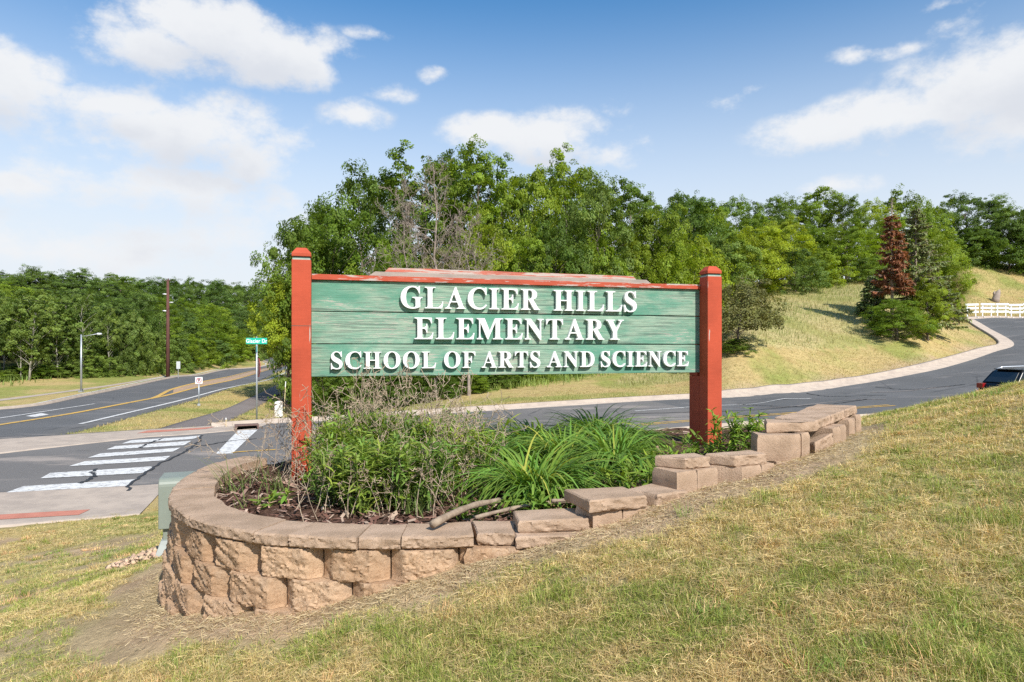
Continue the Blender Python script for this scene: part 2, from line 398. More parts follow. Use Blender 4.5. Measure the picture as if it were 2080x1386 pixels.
def mat_leaf(name, c, trans=0.35, var=0.25, rough=0.55):
    """leaf: diffuse plus light through the blade, tinted by its own colour attribute and by the plant"""
    m = NT(name, rough, 0.25); t = m.attr(); r = m.rnd(); a = m.mix(1.0, c, t, 'MULTIPLY')
    a = m.mix(r, m.mix(1.0, a, (1 - var, 1 - var * 0.7, 1 - var * 0.6), 'MULTIPLY'), m.mix(1.0, a, (1 + var, 1 + var * 0.7, 1.0), 'MULTIPLY'))
    m.col(a); tr = m.n('ShaderNodeBsdfTranslucent'); m.put(m.mix(1.0, a, (1.35, 1.3, 0.6), 'MULTIPLY'), tr.inputs[0])
    mx = m.n('ShaderNodeMixShader'); mx.inputs[0].default_value = trans; m.L.new(m.b.outputs[0], mx.inputs[1]); m.L.new(tr.outputs[0], mx.inputs[2]); m.L.new(mx.outputs[0], m.out.inputs[0])
    return m.m
M['grass'] = mat_leaf('grass_blade', (1, 1, 1), 0.3, 0.0)
def mat_stone():
    m = NT('wall_stone', 0.95, 0.15); r = m.rnd(); f = m.noise(m.co(), 85, 6, 0.8); a = m.noise(m.co(), 9, 5, 0.6)
    x = m.mix(r, (0.385, 0.24, 0.142), (0.55, 0.37, 0.235)); x = m.mix(m.ramp(a, 0.42, 0.75), x, (0.48, 0.34, 0.23)); st = m.noise(m.co((4, 4, 2.5)), 2.2, 6, 0.7); x = m.mix(m.ramp(st, 0.52, 0.68, 0, 0.5), x, m.mix(1.0, x, (0.60, 0.56, 0.54), 'MULTIPLY')); x = m.mix(m.ramp(f, 0.48, 0.66), x, m.mix(1.0, x, (0.66, 0.60, 0.56), 'MULTIPLY'))
    m.col(x).bump(m.math('ADD', f, m.math('MULTIPLY', a, 0.3)), 0.009, 0.8); return m.m
M['stone'] = mat_stone()
def mat_capstone():
    m = NT('cap_stone', 0.95, 0.15); r = m.rnd(); f = m.noise(m.co(), 110, 4, 0.75); a = m.noise(m.co((1, 1, 1)), 5, 6, 0.65)
    x = m.mix(r, (0.45, 0.315, 0.22), (0.50, 0.355, 0.255)); x = m.mix(m.ramp(a, 0.36, 0.68), x, (0.34, 0.235, 0.16)); x = m.mix(m.ramp(f, 0.55, 0.72), x, m.mix(1.0, x, (0.70, 0.66, 0.62), 'MULTIPLY'))
    m.col(x).bump(f, 0.008, 0.8); return m.m
M['cap'] = mat_capstone()
def mat_signwood():
    m = NT('weathered_green_paint', 0.85, 0.2); r = m.rnd()
    cb = m.n('ShaderNodeCombineXYZ'); m.put(m.math('MULTIPLY', r, 37.0), cb.inputs[0]); m.put(m.math('MULTIPLY', r, 11.0), cb.inputs[2])
    def v(sc):
        a = m.n('ShaderNodeVectorMath', operation='ADD'); m.L.new(m.co(sc), a.inputs[0]); m.L.new(cb.outputs[0], a.inputs[1]); return a.outputs[0]
    cloud = m.noise(v((1.3, 3, 3.4)), 1.3, 5, 0.62, 0.4); fine = m.noise(v((6, 9, 95)), 1.3, 6, 0.75, 0.25); crack = m.noise(v((2.6, 9, 150)), 1.0, 5, 0.7, 0.5); chip = m.noise(v((7, 9, 70)), 1.4, 7, 0.78); zone = m.noise(v((1.8, 3, 6)), 1.0, 4, 0.6)
    green = m.mix(m.ramp(zone, 0.35, 0.65), (0.095, 0.245, 0.17), (0.15, 0.305, 0.22)); pale = m.mix(m.ramp(fine, 0.35, 0.65), (0.235, 0.35, 0.26), (0.315, 0.39, 0.295))
    x = m.mix(m.ramp(m.math('ADD', cloud, m.math('MULTIPLY', m.math('SUBTRACT', fine, 0.5), 0.28)), 0.38, 0.66), green, pale)
    x = m.mix(m.ramp(m.math('MULTIPLY', chip, m.ramp(zone, 0.30, 0.62, 0.70, 1.06)), 0.54, 0.60, 0, 0.75), x, (0.44, 0.385, 0.33))
    x = m.mix(m.ramp(m.math('MULTIPLY', crack, m.ramp(cloud, 0.3, 0.6, 0.86, 1.08)), 0.56, 0.60, 0, 0.7), x, (0.085, 0.125, 0.10))
    kn = m.voro(v((1.1, 0.01, 2.4)), 1.0, 'F1', 1.0); x = m.mix(m.ramp(kn, 0.025, 0.075, 0.9, 0.0), x, (0.05, 0.125, 0.10))
    m.col(x).bump(m.math('ADD', fine, crack), 0.004, 0.7); return m.m
M['board'] = mat_signwood()
def mat_redwood(name, c, wear, under=(0.42, 0.36, 0.31), stretch=(9, 9, 0.8)):
    m = NT(name, 0.7, 0.25); a = m.noise(m.co(stretch), 3.0, 6, 0.65, 0.3); b = m.noise(m.co((1, 1, 1)), 3.0, 4, 0.6); g = m.noise(m.co(tuple(q * 4 for q in stretch)), 3.5, 3, 0.7); h = m.noise(m.co((3, 3, 60)), 2.0, 3, 0.6)
    x = m.mix(m.ramp(b, 0.35, 0.7), c, tuple(q * 0.78 for q in c)); x = m.mix(m.ramp(h, 0.45, 0.7, 0, 0.28), x, tuple(q * 1.15 + 0.012 for q in c)); x = m.mix(m.ramp(g, 0.63, 0.75, 0, 0.55), x, tuple(q * 0.5 for q in c)); x = m.mix(m.ramp(a, wear, wear + 0.05), x, under)
    m.col(x).bump(m.math('ADD', a, g), 0.003, 0.6); return m.m
M['post_red'] = mat_redwood('post_red_paint', (0.45, 0.072, 0.032), 0.66)
M['trim_red'] = mat_redwood('trim_red_paint', (0.44, 0.078, 0.038), 0.55, (0.44, 0.36, 0.32), (2.2, 9, 22))
M['trim_worn'] = mat_redwood('trim_worn_paint', (0.50, 0.14, 0.095), 0.475, (0.46, 0.37, 0.33), (1.8, 9, 30))
M['trim_grey'] = mat_redwood('trim_bare_wood', (0.36, 0.29, 0.25), 0.62, (0.25, 0.21, 0.18), (0.9, 9, 30))
M['groove'] = plain('groove_green', (0.05, 0.09, 0.075)); M['groove_pale'] = plain('groove_pale', (0.30, 0.36, 0.31))
def mat_letter():
    m = NT('letter_white', 0.5, 0.35); a = m.noise(m.co(), 12, 5, 0.65); m.col(m.mix(m.ramp(a, 0.4, 0.75), (0.80, 0.79, 0.77), (0.70, 0.69, 0.66))); return m.m
M['letter'] = mat_letter()
M['mulch'] = None
def mat_mulch(name='mulch_chip'):
    m = NT(name, 0.95, 0.1); m.col(m.attr()); return m.m
M['mulch'] = mat_mulch()
def mat_soil():
    m = NT('mulch_soil', 1.0, 0.05); a = m.noise(m.co((1, 1, 1)), 30, 6, 0.75); b = m.noise(m.co((30, 90, 10)), 1.0, 4, 0.7)
    x = m.mix(m.ramp(a, 0.4, 0.65), (0.085, 0.045, 0.032), (0.17, 0.10, 0.072)); x = m.mix(m.ramp(b, 0.60, 0.72), x, (0.32, 0.22, 0.165)); m.col(x).bump(a, 0.03, 1.0); return m.m
M['soil'] = mat_soil()
def mat_bark(name, a, b, sc=(18, 18, 3)):
    m = NT(name, 0.95, 0.1); v = m.noise(m.co(sc), 1.0, 6, 0.7); m.col(m.mix(m.ramp(v, 0.35, 0.65), a, b)).bump(v, 0.02, 0.8); return m.m
M['bark'] = mat_bark('bark', (0.11, 0.085, 0.065), (0.21, 0.175, 0.145))
M['bark_pale'] = mat_bark('bark_pale', (0.42, 0.39, 0.33), (0.26, 0.235, 0.195))
M['bark_dead'] = mat_bark('bark_dead', (0.27, 0.21, 0.175), (0.36, 0.295, 0.25))
M['log'] = mat_bark('log_bark', (0.34, 0.26, 0.19), (0.22, 0.16, 0.115), (12, 12, 12))
M['stalk'] = mat_bark('dry_stalk', (0.52, 0.41, 0.29), (0.34, 0.25, 0.18))
M['galv'] = plain('galvanised_steel', (0.42, 0.44, 0.46), 0.45, 0.5, 0.6)
M['white_metal'] = plain('white_enamel', (0.78, 0.78, 0.77), 0.4, 0.5)

# ------------------------------------------------------------------ plan lines of the roads
FAR = smooth_line([(x, y) for x, y, z in FARC], 160)
NEAR = smooth_line([(-24, 9.6), (-14, 12.9), (-7.8, 15), (-2, 17.6), (4.7, 21.4), (11, 24.2), (19, 27.2), (29, 32.5), (38, 40), (46, 48.5), (52, 56.5), (60, 62), (78, 66)], 160)
FARW = np.vstack([np.array([[-30, 20.5], [-22, 22.2], [-17.5, 23.3]]), FAR])      # with the mouth of the street
FARW = smooth_line(FARW.tolist() + [[48.9, 73.9], [52, 74.4], [60, 74.6], [80, 75]], 260)
RNEAR = smooth_line([ray(-400, 945, 9), ray(0, 897, 9), ray(130, 883, 9), ray(346, 826, 9), ray(462, 791, 9), ray(548, 763, 9), (-35, 110), (-52, 150), (-85, 200)], 140)
RFAR = smooth_line([(-46, 18), (-31, 28), ray(0, 832, 9), ray(162, 806, 9), ray(366, 765, 9), ray(460, 751, 9), ray(548, 738, 9), (-75, 175), (-100, 210)], 140)
TL = smooth_line([ray(318, 873, 9), ray(420, 843, 9), ray(500, 812, 9), ray(548, 789, 9), ray(592, 766, 9), (-28, 88), (-42, 125)], 80)
TR = smooth_line([ray(450, 864, 9), ray(505, 835, 9), ray(548, 812, 9), ray(592, 786, 9), (-21.5, 68), (-25.5, 88), (-39, 125)], 80)
BED = [(-2.22, 5.62), (-2.2, 5.1), (-2.02, 4.45), (-1.8, 4.05), (-1.4, 3.68), (-0.9, 3.52), (0.0, 3.55), (.45, 3.62), (.75, 3.86), (1.15, 4.0), (1.5, 4.25), (1.9, 4.55), (2.35, 5.0), (2.72, 5.5),
       (2.9, 6.1), (2.7, 6.8), (1.8, 7.15), (.5, 7.1), (-.8, 6.75), (-1.6, 6.3)]
ASIDE = [(-24, 9.6), (-14, 12.9), (-7.8, 15), (-6.9, 12.2), (-8.9, 10.9), (-12, 10), (-16, 8), (-26, 5)]
def resample(L, n):
    L = np.asarray(L, float)[:, :2]; s = np.concatenate([[0], np.cumsum(np.hypot(*np.diff(L, axis=0).T))]); q = np.linspace(0, s[-1], n)
    return np.column_stack([np.interp(q, s, L[:, 0]), np.interp(q, s, L[:, 1])])
def ribbon(name, A, B, mat, dz=0.0, na=60, nb=6, skirt=0.0, kind='structure', parent=None, label=None):
    A = resample(A, na); B = resample(B, na); t = np.linspace(0, 1, nb)[None, :, None]
    P = A[:, None] * (1 - t) + B[:, None] * t; Z = H(P[..., 0], P[..., 1]) + dz
    V = np.concatenate([P, Z[..., None]], -1)
    if skirt:
        l = V[:, :1].copy(); r = V[:, -1:].copy(); l[..., 2] -= skirt; r[..., 2] -= skirt; V = np.concatenate([l, V, r], 1)
    m = V.shape[1]; i = np.arange(na - 1)[:, None] * m + np.arange(m - 1)[None]
    F = np.stack([i, i + 1, i + 1 + m, i + m], -1).reshape(-1, 4)
    nrm = np.cross(V[1, m // 2] - V[0, m // 2], V[0, -1] - V[0, 0])
    if nrm[2] > 0: F = F[:, ::-1]
    F = F if np.cross(V.reshape(-1, 3)[F[0, 1]] - V.reshape(-1, 3)[F[0, 0]], V.reshape(-1, 3)[F[0, 3]] - V.reshape(-1, 3)[F[0, 0]])[2] > 0 or skirt else F[:, ::-1]
    o = bpy.data.objects.new(name, np_mesh(name, V.reshape(-1, 3), F, mat)); link(o, parent)
    if kind: o['kind'] = kind
    if label: o['label'] = label
    return o
def offset(L, d):
    L = np.asarray(L, float)[:, :2]; T = np.gradient(L, axis=0); T /= np.linalg.norm(T, axis=1)[:, None]
    return L + np.column_stack([-T[:, 1], T[:, 0]]) * d
def curb(name, L, prof, mat, n=120, label=None, parent=None):
    """profile of (offset to the left of the line, height) swept along the line"""
    L = resample(L, n); T = np.gradient(L, axis=0); T /= np.linalg.norm(T, axis=1)[:, None]; Nn = np.column_stack([-T[:, 1], T[:, 0]]); V = []
    for o, z in prof:
        P = L + Nn * o; V.append(np.column_stack([P, H(P[:, 0], P[:, 1]) + z]))
    V = np.stack(V, 1); m = len(prof); i = np.arange(n - 1)[:, None] * m + np.arange(m - 1)[None]
    F = np.stack([i, i + m, i + 1 + m, i + 1], -1).reshape(-1, 4)
    me = np_mesh(name, V.reshape(-1, 3), F, mat)
    o = bpy.data.objects.new(name, me); link(o, parent); o['kind'] = 'structure'
    if label: o['label'] = label
    return o
def lerp_line(A, B, t, n=100): return resample(A, n) * (1 - t) + resample(B, n) * t
def quad_px(pts): return [ray(px, py, 9) for px, py in pts]

# ------------------------------------------------------------------ ground sheet
STREET = np.vstack([FARW, NEAR[::-1]]); ROAD = np.vstack([RNEAR, RFAR[::-1]]); TRAIL = np.vstack([TL, TR[::-1]])
def build_ground():
    th = np.concatenate([np.radians(np.arange(-180, -48, 4.0)), np.radians(np.arange(-48, 48, 0.27)), np.radians(np.arange(48, 180.1, 4.0))])
    rr = np.concatenate([[0.05, 0.4, 0.8], np.geomspace(1.1, 9, 90)[:-1], np.geomspace(9, 120, 190)[:-1], np.geomspace(120, 900, 26)])
    T, Q = np.meshgrid(th, rr); X = Q * np.sin(T); Y = Q * np.cos(T); cl = np.minimum(1.0, 210 / np.maximum(Q, 1e-6)); Z = H(X * cl, Y * cl)
    n1 = fbm(X * 1.3, Y * 1.3, 3); Z = Z + np.where((Q < 14), (fbm(X * 3, Y * 3, 8) - .5) * 0.05 * sstep(Q, 0.5, 2), 0)
    pav = inside(X, Y, STREET) | inside(X, Y, ROAD) | inside(X, Y, TRAIL) | inside(X, Y, ASIDE); Z = np.where(pav, Z - 0.14, Z); inb = inside(X, Y, BED); Z = np.where(inb, Z - 0.45, Z)
    # colours of the soil and sward itself
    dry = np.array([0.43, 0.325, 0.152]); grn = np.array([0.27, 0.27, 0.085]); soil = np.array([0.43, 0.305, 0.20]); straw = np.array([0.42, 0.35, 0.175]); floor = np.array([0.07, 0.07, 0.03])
    k = fbm(X * .35, Y * .35, 11)[..., None]; C = dry * (1 - sstep(k, .46, .66)) + grn * sstep(k, .46, .66)
    lawn = (Q < 11) & (Y < 11.5); kk = fbm(X * 1.6 + 7, Y * 1.6, 5)[..., None]
    Cl = np.array([0.46, 0.36, 0.195]) * (1 - sstep(kk, .4, .62)) + np.array([0.36, 0.315, 0.145]) * sstep(kk, .4, .62); C = np.where(lawn[..., None], Cl, C)
    wall = seg_dist(X, Y, WALLFOOT); dirt = 1 - sstep(wall + (fbm(X * 2.6, Y * 2.6, 21) - .5) * .4 - .12 * sstep(-X, 1.1, 1.9), .13, .36)
    patch = 1 - sstep(np.hypot((X + 2.16) / .20, (Y - 3.80) / .48) + (fbm(X * 2.2, Y * 2.2, 31) - .5) * .9, .7, 1.15)
    bare = sstep(fbm(X * .9 + 3, Y * .9, 41), .5, .6) * sstep(-X, 2.0, 2.6) * (Y < 10.5)
    pp = np.maximum(np.maximum(dirt, patch), bare * .8)[..., None]; C = C * (1 - pp) + soil * pp
    mead = inside(X, Y, MEADOW); km = fbm(X * .22, Y * .22, 51)[..., None]; Cm = straw * (1 - sstep(km, .40, .60) * .7) + grn * sstep(km, .40, .60) * .7; C = np.where(mead[..., None], Cm, C)
    edge = 1 - sstep(seg_dist(X, Y, FAR), .3, 1.6); ks = (edge * sstep(fbm(X * .5, Y * .5, 61), .35, .6) * .8)[..., None]; C = C * (1 - ks) + np.array([0.43, 0.31, 0.215]) * ks
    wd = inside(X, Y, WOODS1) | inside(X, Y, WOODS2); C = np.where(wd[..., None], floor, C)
    nr, nt_ = X.shape; i = np.arange(nr - 1)[:, None] * nt_ + np.arange(nt_ - 1)[None]
    F = np.stack([i, i + nt_, i + nt_ + 1, i + 1], -1).reshape(-1, 4)
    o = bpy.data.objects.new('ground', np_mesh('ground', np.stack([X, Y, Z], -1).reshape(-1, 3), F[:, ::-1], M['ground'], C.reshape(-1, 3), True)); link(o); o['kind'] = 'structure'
WALLFOOT = [at(px, py, d)[:2] for px, py, d in [(333,1238,3.98),(350,1250,3.72),(412,1260,3.47),(495,1254,3.34),(600,1242,3.28),(703,1220,3.24),(850,1182,3.22),(941,1157,3.24),(1040,1126,3.3),(1195,1080,3.38),(1300,1047,3.44),(1375,1012,3.58),(1458,986,3.76),(1560,958,3.88),(1645,928,4.12),(1700,903,4.4),(1748,874,5.25)]]
WALLFOOT = [(-2.62, 5.5), (-2.5, 5.0), (-2.3, 4.5)] + WALLFOOT
MEADOW = [(5.5, 38.5), (11, 40), (18.5, 43), (25, 45.5), (30, 50), (34, 55), (38, 64), (43, 76), (47, 90), (60, 97), (72, 99), (60, 108), (44, 99), (38, 84), (32, 70), (24, 64), (18, 60), (13, 52), (8, 46)]
WOODS1 = [(-14, 38.8), (-6, 39.5), (1, 41.5), (5, 44.5), (9, 49), (13.5, 56), (19, 63.5), (26, 67.5), (33, 76), (38, 88), (44, 101), (62, 110), (100, 112), (120, 200), (0, 210), (-24, 120), (-22, 75), (-17, 55)]
WOODS2 = [(-39.5, 44), (-41, 55), (-45, 78), (-52, 100), (-62, 140), (-90, 190), (-200, 200), (-200, 20), (-60, 22)]
build_ground()

# ------------------------------------------------------------------ roads, paths, kerbs, markings
ribbon('road', RNEAR, RFAR, M['asphalt'], 0.0, 150, 16, 0.2)
ribbon('side_street', NEAR, FARW, M['asphalt'], 0.006, 160, 20, 0.2)
ribbon('old_pavement', lerp_line(NEAR, FARW, 0.0)[8:30], lerp_line(NEAR, FARW, 0.985)[8:30], M['asphalt_old'], 0.012, 40, 12)
ribbon('path', TL, TR, M['trail'], 0.012, 90, 6, 0.2)
ribbon('path', [(-24, 6.5), (-13.5, 8.9), (-9.9, 10.45)], [(-30, 9), (-14.2, 11.6), (-9.1, 12.6)], M['trail'], 0.012, 20, 6, 0.2)
curb('kerb', np.vstack([FAR[9:], [[48.9, 73.9], [52, 74.4], [60, 74.6], [80, 75]]]), [(-0.9, -0.05), (-0.85, 0.018), (-0.03, 0.030), (0.0, 0.14), (0.16, 0.15), (0.2, -0.15)], M['concrete'], 190)
curb('kerb', NEAR[30:], [(0.5, 0.010), (0.03, 0.024), (0.0, 0.14), (-0.18, 0.15), (-0.22, -0.2)], M['concrete'], 120)
curb('kerb', RFAR[8:], [(-0.35, 0.010), (-0.02, 0.02), (0.0, 0.13), (0.16, 0.14), (0.2, -0.15)][::-1] if False else [(0.35, 0.010), (0.02, 0.02), (0.0, 0.13), (-0.16, 0.14), (-0.2, -0.15)] if False else [(-0.2, -0.15), (-0.16, 0.14), (0.0, 0.13), (0.02, 0.02), (0.35, 0.010)], M['concrete'], 130)
# concrete ramps either side of the crossing, pan across the street mouth
ribbon('pavement', [(-24, 9.6), (-14, 12.9), (-10.8, 13.95), (-7.6, 15.1)], [(-27, 7.0), (-14.6, 10.0), (-9.4, 10.75), (-6.6, 12.1)], M['concrete'], 0.022, 110, 26, 0.2)
ribbon('pavement', quad_px([(-60, 896), (130, 884), (318, 872), (452, 864), (560, 858)]), quad_px([(-60, 930), (60, 916), (300, 889), (420, 881), (520, 872)]), M['concrete'], 0.022, 110, 14, 0.1)
def bars(name, quads, mat, dz):
    V = []; F = []
    for q in quads:
        q = np.array(q); n, k = 12, 3; s = np.linspace(0, 1, n)[:, None, None]; t = np.linspace(0, 1, k)[None, :, None]
        P = (q[0] * (1 - s) + q[1] * s) * (1 - t) + (q[3] * (1 - s) + q[2] * s) * t; b = len(V)
        Z = H(P[..., 0], P[..., 1]) + dz; V += np.concatenate([P, Z[..., None]], -1).reshape(-1, 3).tolist()
        for i in range(n - 1):
            for j in range(k - 1):
                f = [b + i * k + j, b + (i + 1) * k + j, b + (i + 1) * k + j + 1, b + i * k + j + 1]; F.append(f)
    return bpy.data.objects.new(name, np_mesh(name, V, F, mat))
XW = [[(12,1003),(262,989),(274,976),(48,990)],[(82,974),(290,963),(314,949),(102,963)],[(140,949),(334,937),(346,928),(172,939)],
      [(178,932),(352,919),(367,911),(204,923)],[(216,915),(374,906),(389,897),(234,908)],[(247,903),(393,893),(411,886),(266,896)]]
for q in XW:
    o = bars('crosswalk_bar', [quad_px(q)], M['paint_white'], 0.024); link(o); o['kind'] = 'structure'
for q in [[(438,924),(472,923),(524,874),(484,876)]]:
    o = bars('stop_bar', [quad_px(q)], M['paint_white'], 0.024); link(o); o['kind'] = 'structure'
def stripe(name, L, w, mat, dz=0.016, n=90): o = ribbon(name, offset(L, -w / 2), offset(L, w / 2), mat, dz, n, 2); return o
def line_px(pts, n=40): return smooth_line(quad_px(pts), n)
stripe('lane_line', line_px([(-60, 874), (0, 863.5), (160, 838), (310, 809.5)]), .32, M['paint_yellow'])
stripe('lane_line', line_px([(310, 809.5), (345, 802), (450, 777), (520, 759), (580, 743.5)]), .3, M['paint_yellow'])
stripe('lane_line', line_px([(310, 809.5), (326, 803), (338, 796), (356, 789), (420, 774), (520, 752), (582, 738)]), .3, M['paint_yellow'])
stripe('lane_line', line_px([(-60, 860), (0, 850), (100, 835), (192, 821)]), .16, M['paint_white'])
stripe('lane_line', line_px([(163, 862), (350, 818), (470, 787), (582, 756)]), .2, M['paint_white'])
stripe('lane_line', offset(RFAR[10:], -0.75 if False else 0.75), .16, M['paint_white'])
ribbon('path', line_px([(-60, 820), (0, 811), (100, 799), (182, 788), (260, 776.5), (333, 764.5)]), line_px([(-60, 824), (0, 815), (100, 802), (182, 791), (260, 779), (333, 766.5)]), M['concrete'], 0.012, 60, 3)
ribbon('median_paint', line_px([(352, 800), (430, 781), (520, 758), (578, 743)]), line_px([(352, 791), (430, 773), (520, 753), (580, 739.5)]), M['paint_median'], 0.013, 40, 3)
for q in [[(52, 846), (70, 848), (100, 843), (84, 840)]]:
    o = bars('arrow_marking', [quad_px(q)], M['paint_white'], 0.016); link(o); o['kind'] = 'structure'
# double centre line and white lane line of the side street
CL = lerp_line(NEAR, FARW, 0.42, 200)
cl_px = line_px([(1300, 864), (1400, 856), (1480, 849.5), (1640, 838), (1730, 830), (1812, 824)])
stripe('lane_line', offset(cl_px, .14), .11, M['paint_yellow'], .02); stripe('lane_line', offset(cl_px, -.14), .11, M['paint_yellow'], .02)
stripe('lane_line', line_px([(470, 921), (500, 918.5), (560, 915)]), .12, M['paint_yellow'], .026)
stripe('lane_line', line_px([(1290, 836), (1400, 828), (1480, 824), (1560, 817), (1648, 810)]), .12, M['paint_white'], .02)
M['seal'] = plain('crack_sealant', (0.03, 0.03, 0.032), 0.6)
for pts in ([(410, 886), (404, 899), (392, 908), (372, 921), (330, 941), (300, 959), (272, 980), (256, 1000)], [(520, 893), (470, 897), (430, 904), (395, 909)], [(196, 955), (188, 962), (192, 968), (176, 978), (160, 985)],
            [(330, 893), (305, 901), (290, 908), (284, 912)], [(1280, 842), (1420, 838), (1560, 832), (1660, 824), (1760, 812)], [(1500, 822), (1570, 826), (1640, 829)], [(1780, 787), (1840, 792), (1900, 788), (1960, 782)],
            [(1640, 800), (1720, 806), (1800, 804)]):
    L_ = line_px(pts, 60); L_[:, :2] += np.column_stack([(vnoise(np.arange(60) * .7, 0 * np.arange(60), 3) - .5), (vnoise(np.arange(60) * .7, 9 + 0 * np.arange(60), 5) - .5)]) * .12
    stripe('crack_seal', L_, .07, M['seal'], .0275, 60)
M['worn'] = mat_paint('worn_patch', (0.30, 0.25, 0.22), (0.13, 0.125, 0.125), 0.35)
for pts in ([(1490, 829), (1600, 827), (1700, 816), (1800, 812)], [(1770, 798), (1850, 794), (1930, 785)], [(1300, 852), (1380, 848), (1440, 845)]):
    stripe('worn_streak', line_px(pts), .16, M['worn'], .018)
def mat_domes():
    m = NT('red_dome_pad', 0.85, 0.2); v = m.voro(m.co((16, 16, 16)), 1.0, 'F1', 0.0); a = m.noise(m.co(), 4, 5, 0.6)
    m.col(m.mix(m.ramp(a, 0.35, 0.7), (0.50, 0.20, 0.14), (0.43, 0.165, 0.115))).bump(m.ramp(v, 0.2, 0.5, 1.0, 0.0), 0.006, 0.6); return m.m
M['domes'] = mat_domes()
for q in ([(-40, 1061), (160, 1049), (183, 1038), (-40, 1051)], [(278, 882), (420, 872.5), (437, 868.5), (300, 876.5)]):
    o = bars('tactile_pad', [quad_px(q)], M['domes'], 0.028); link(o); o['kind'] = 'structure'

# ------------------------------------------------------------------ planting bed
rs = np.random.default_rng(7)
CAPZ = -0.91
def bed_z(x, y): return -1.0 + 0.055 * np.clip(np.asarray(x) + .3, 0, 3) + 0.012 * (np.asarray(y) - 4)
def build_bed():
    n = 110; xs = np.linspace(-2.6, 3.2, n); ys = np.linspace(3.3, 7.6, 90); X, Y = np.meshgrid(xs, ys)
    d = seg_dist(X, Y, BED + [BED[0]]); ins = inside(X, Y, BED); sd_ = np.where(ins, d, -d)
    Z = bed_z(X, Y) + (fbm(X * 5, Y * 5, 71) - .5) * .07 - np.where(sd_ < 0.04, sstep(0.04 - sd_, 0, .25) * .55, 0)
    keep = sd_ > -0.22; idx = -np.ones(X.shape, int); idx[keep] = np.arange(keep.sum()); V = np.stack([X, Y, Z], -1)[keep]
    a = idx[:-1, :-1]; b = idx[:-1, 1:]; c = idx[1:, 1:]; e = idx[1:, :-1]; F = np.stack([a, b, c, e], -1).reshape(-1, 4); F = F[(F >= 0).all(1)]
    o = bpy.data.objects.new('soil_bed', np_mesh('soil_bed', V, F, M['soil'], None, True)); link(o); o['kind'] = 'structure'
build_bed()
def chips(name, XY, zf, lmin, lmax, cols, mat, flat=0.35, w=0.25, kind='stuff'):
    n = len(XY); a = rs.uniform(0, 2 * np.pi, n); l = rs.uniform(lmin, lmax, n); ww = l * w * rs.uniform(.6, 1.4, n); tl = rs.normal(0, flat, n)
    u = np.column_stack([np.cos(a) * np.cos(tl), np.sin(a) * np.cos(tl), np.sin(tl)]) * l[:, None] / 2; v = np.column_stack([-np.sin(a), np.cos(a), rs.normal(0, flat, n)]) * ww[:, None] / 2
    c = np.column_stack([XY, zf(XY[:, 0], XY[:, 1]) + 0.006 + rs.uniform(0, .018, n)]); t = np.array([0, 0, 1]) * (ww[:, None] * .25)
    V = np.stack([c - u - v, c + u - v * .6, c + u * .9 + v, c - u * .9 + v * .7, c - u * .2 + t], 1).reshape(-1, 3); b = np.arange(n)[:, None] * 5
    F = np.concatenate([b + [0, 1, 4], b + [1, 2, 4], b + [2, 3, 4], b + [3, 0, 4]]); k = rs.integers(0, len(cols), n); C = np.repeat(np.array(cols)[k] * rs.uniform(.75, 1.25, (n, 1)), 5, 0)
    o = bpy.data.objects.new(name, np_mesh(name, V, F, mat, C)); link(o); o['kind'] = kind; return o
XY = rs.uniform((-2.4, 3.4), (2.9, 7.0), (9000, 2)); XY = XY[inside(XY[:, 0], XY[:, 1], BED)]; XY = XY[(XY[:, 1] < 5.2) | (rs.random(len(XY)) < .35)]
chips('wood_chips', XY, bed_z, .03, .085, [(0.15, .075, .055), (.22, .12, .09), (.30, .19, .145), (.10, .055, .04), (.40, .29, .22)], M['mulch'])

# ------------------------------------------------------------------ retaining wall
wall = thing('retaining_wall', 'low curved tan split-face block wall around the planting bed under the sign', 'retaining wall', (-0.9, 3.35, float(H(-.9, 3.3))))
wall_inv = Matrix.Translation(-Vector(wall.location))
ARC = smooth_line([(-2.10, 5.86), (-2.22, 5.675), (-2.295, 5.394), (-2.309, 5.141), (-2.277, 4.843), (-2.225, 4.613), (-2.137, 4.337), (-2.02, 4.086), (-1.919, 3.92), (-1.758, 3.715), (-1.572, 3.55), (-1.372, 3.425), (-1.26, 3.375), (-1.052, 3.317), (-.893, 3.288), (-.743, 3.268), (-.53, 3.265), (-.288, 3.28), (-.183, 3.30), (.15, 3.33), (.5, 3.38)], 700)
S_ = np.concatenate([[0], np.cumsum(np.hypot(*np.diff(ARC, axis=0).T))]); TT = np.gradient(ARC, axis=0); TT /= np.linalg.norm(TT, axis=1)[:, None]; NN = np.column_stack([TT[:, 1], -TT[:, 0]])   # outward
if NN[350] @ (ARC[350] - np.array([-.9, 4.6])) < 0: NN = -NN
def arc(s, off=0.0): return np.array([np.interp(s, S_, ARC[:, 0] + NN[:, 0] * off), np.interp(s, S_, ARC[:, 1] + NN[:, 1] * off)])
def s_at_x(x, lo=2.0): k = np.where(S_ > lo)[0]; return float(np.interp(x, ARC[k, 0], S_[k]))
def n3(p, sc, seed): return fbm(p[0] * sc + p[2] * sc * .9 + seed * 3.1, p[1] * sc - p[2] * sc * 1.3 + seed, seed, 4) - .5
def put_block(vs, fs, name, mat, smooth=True):
    c = np.mean(np.array(vs), 0); me = bpy.data.meshes.new(name); me.from_pydata([tuple(np.array(v) - c) for v in vs], [], fs); me.materials.append(mat)
    bm_ = me.polygons; bm_.foreach_set('use_smooth', [smooth] * len(bm_)); me.update()
    try: me.set_sharp_from_angle(angle=R(38))
    except Exception: pass
    o = bpy.data.objects.new(name, me); link(o, wall); o.location = Vector(c) - wall.location; return o
BLK = 0
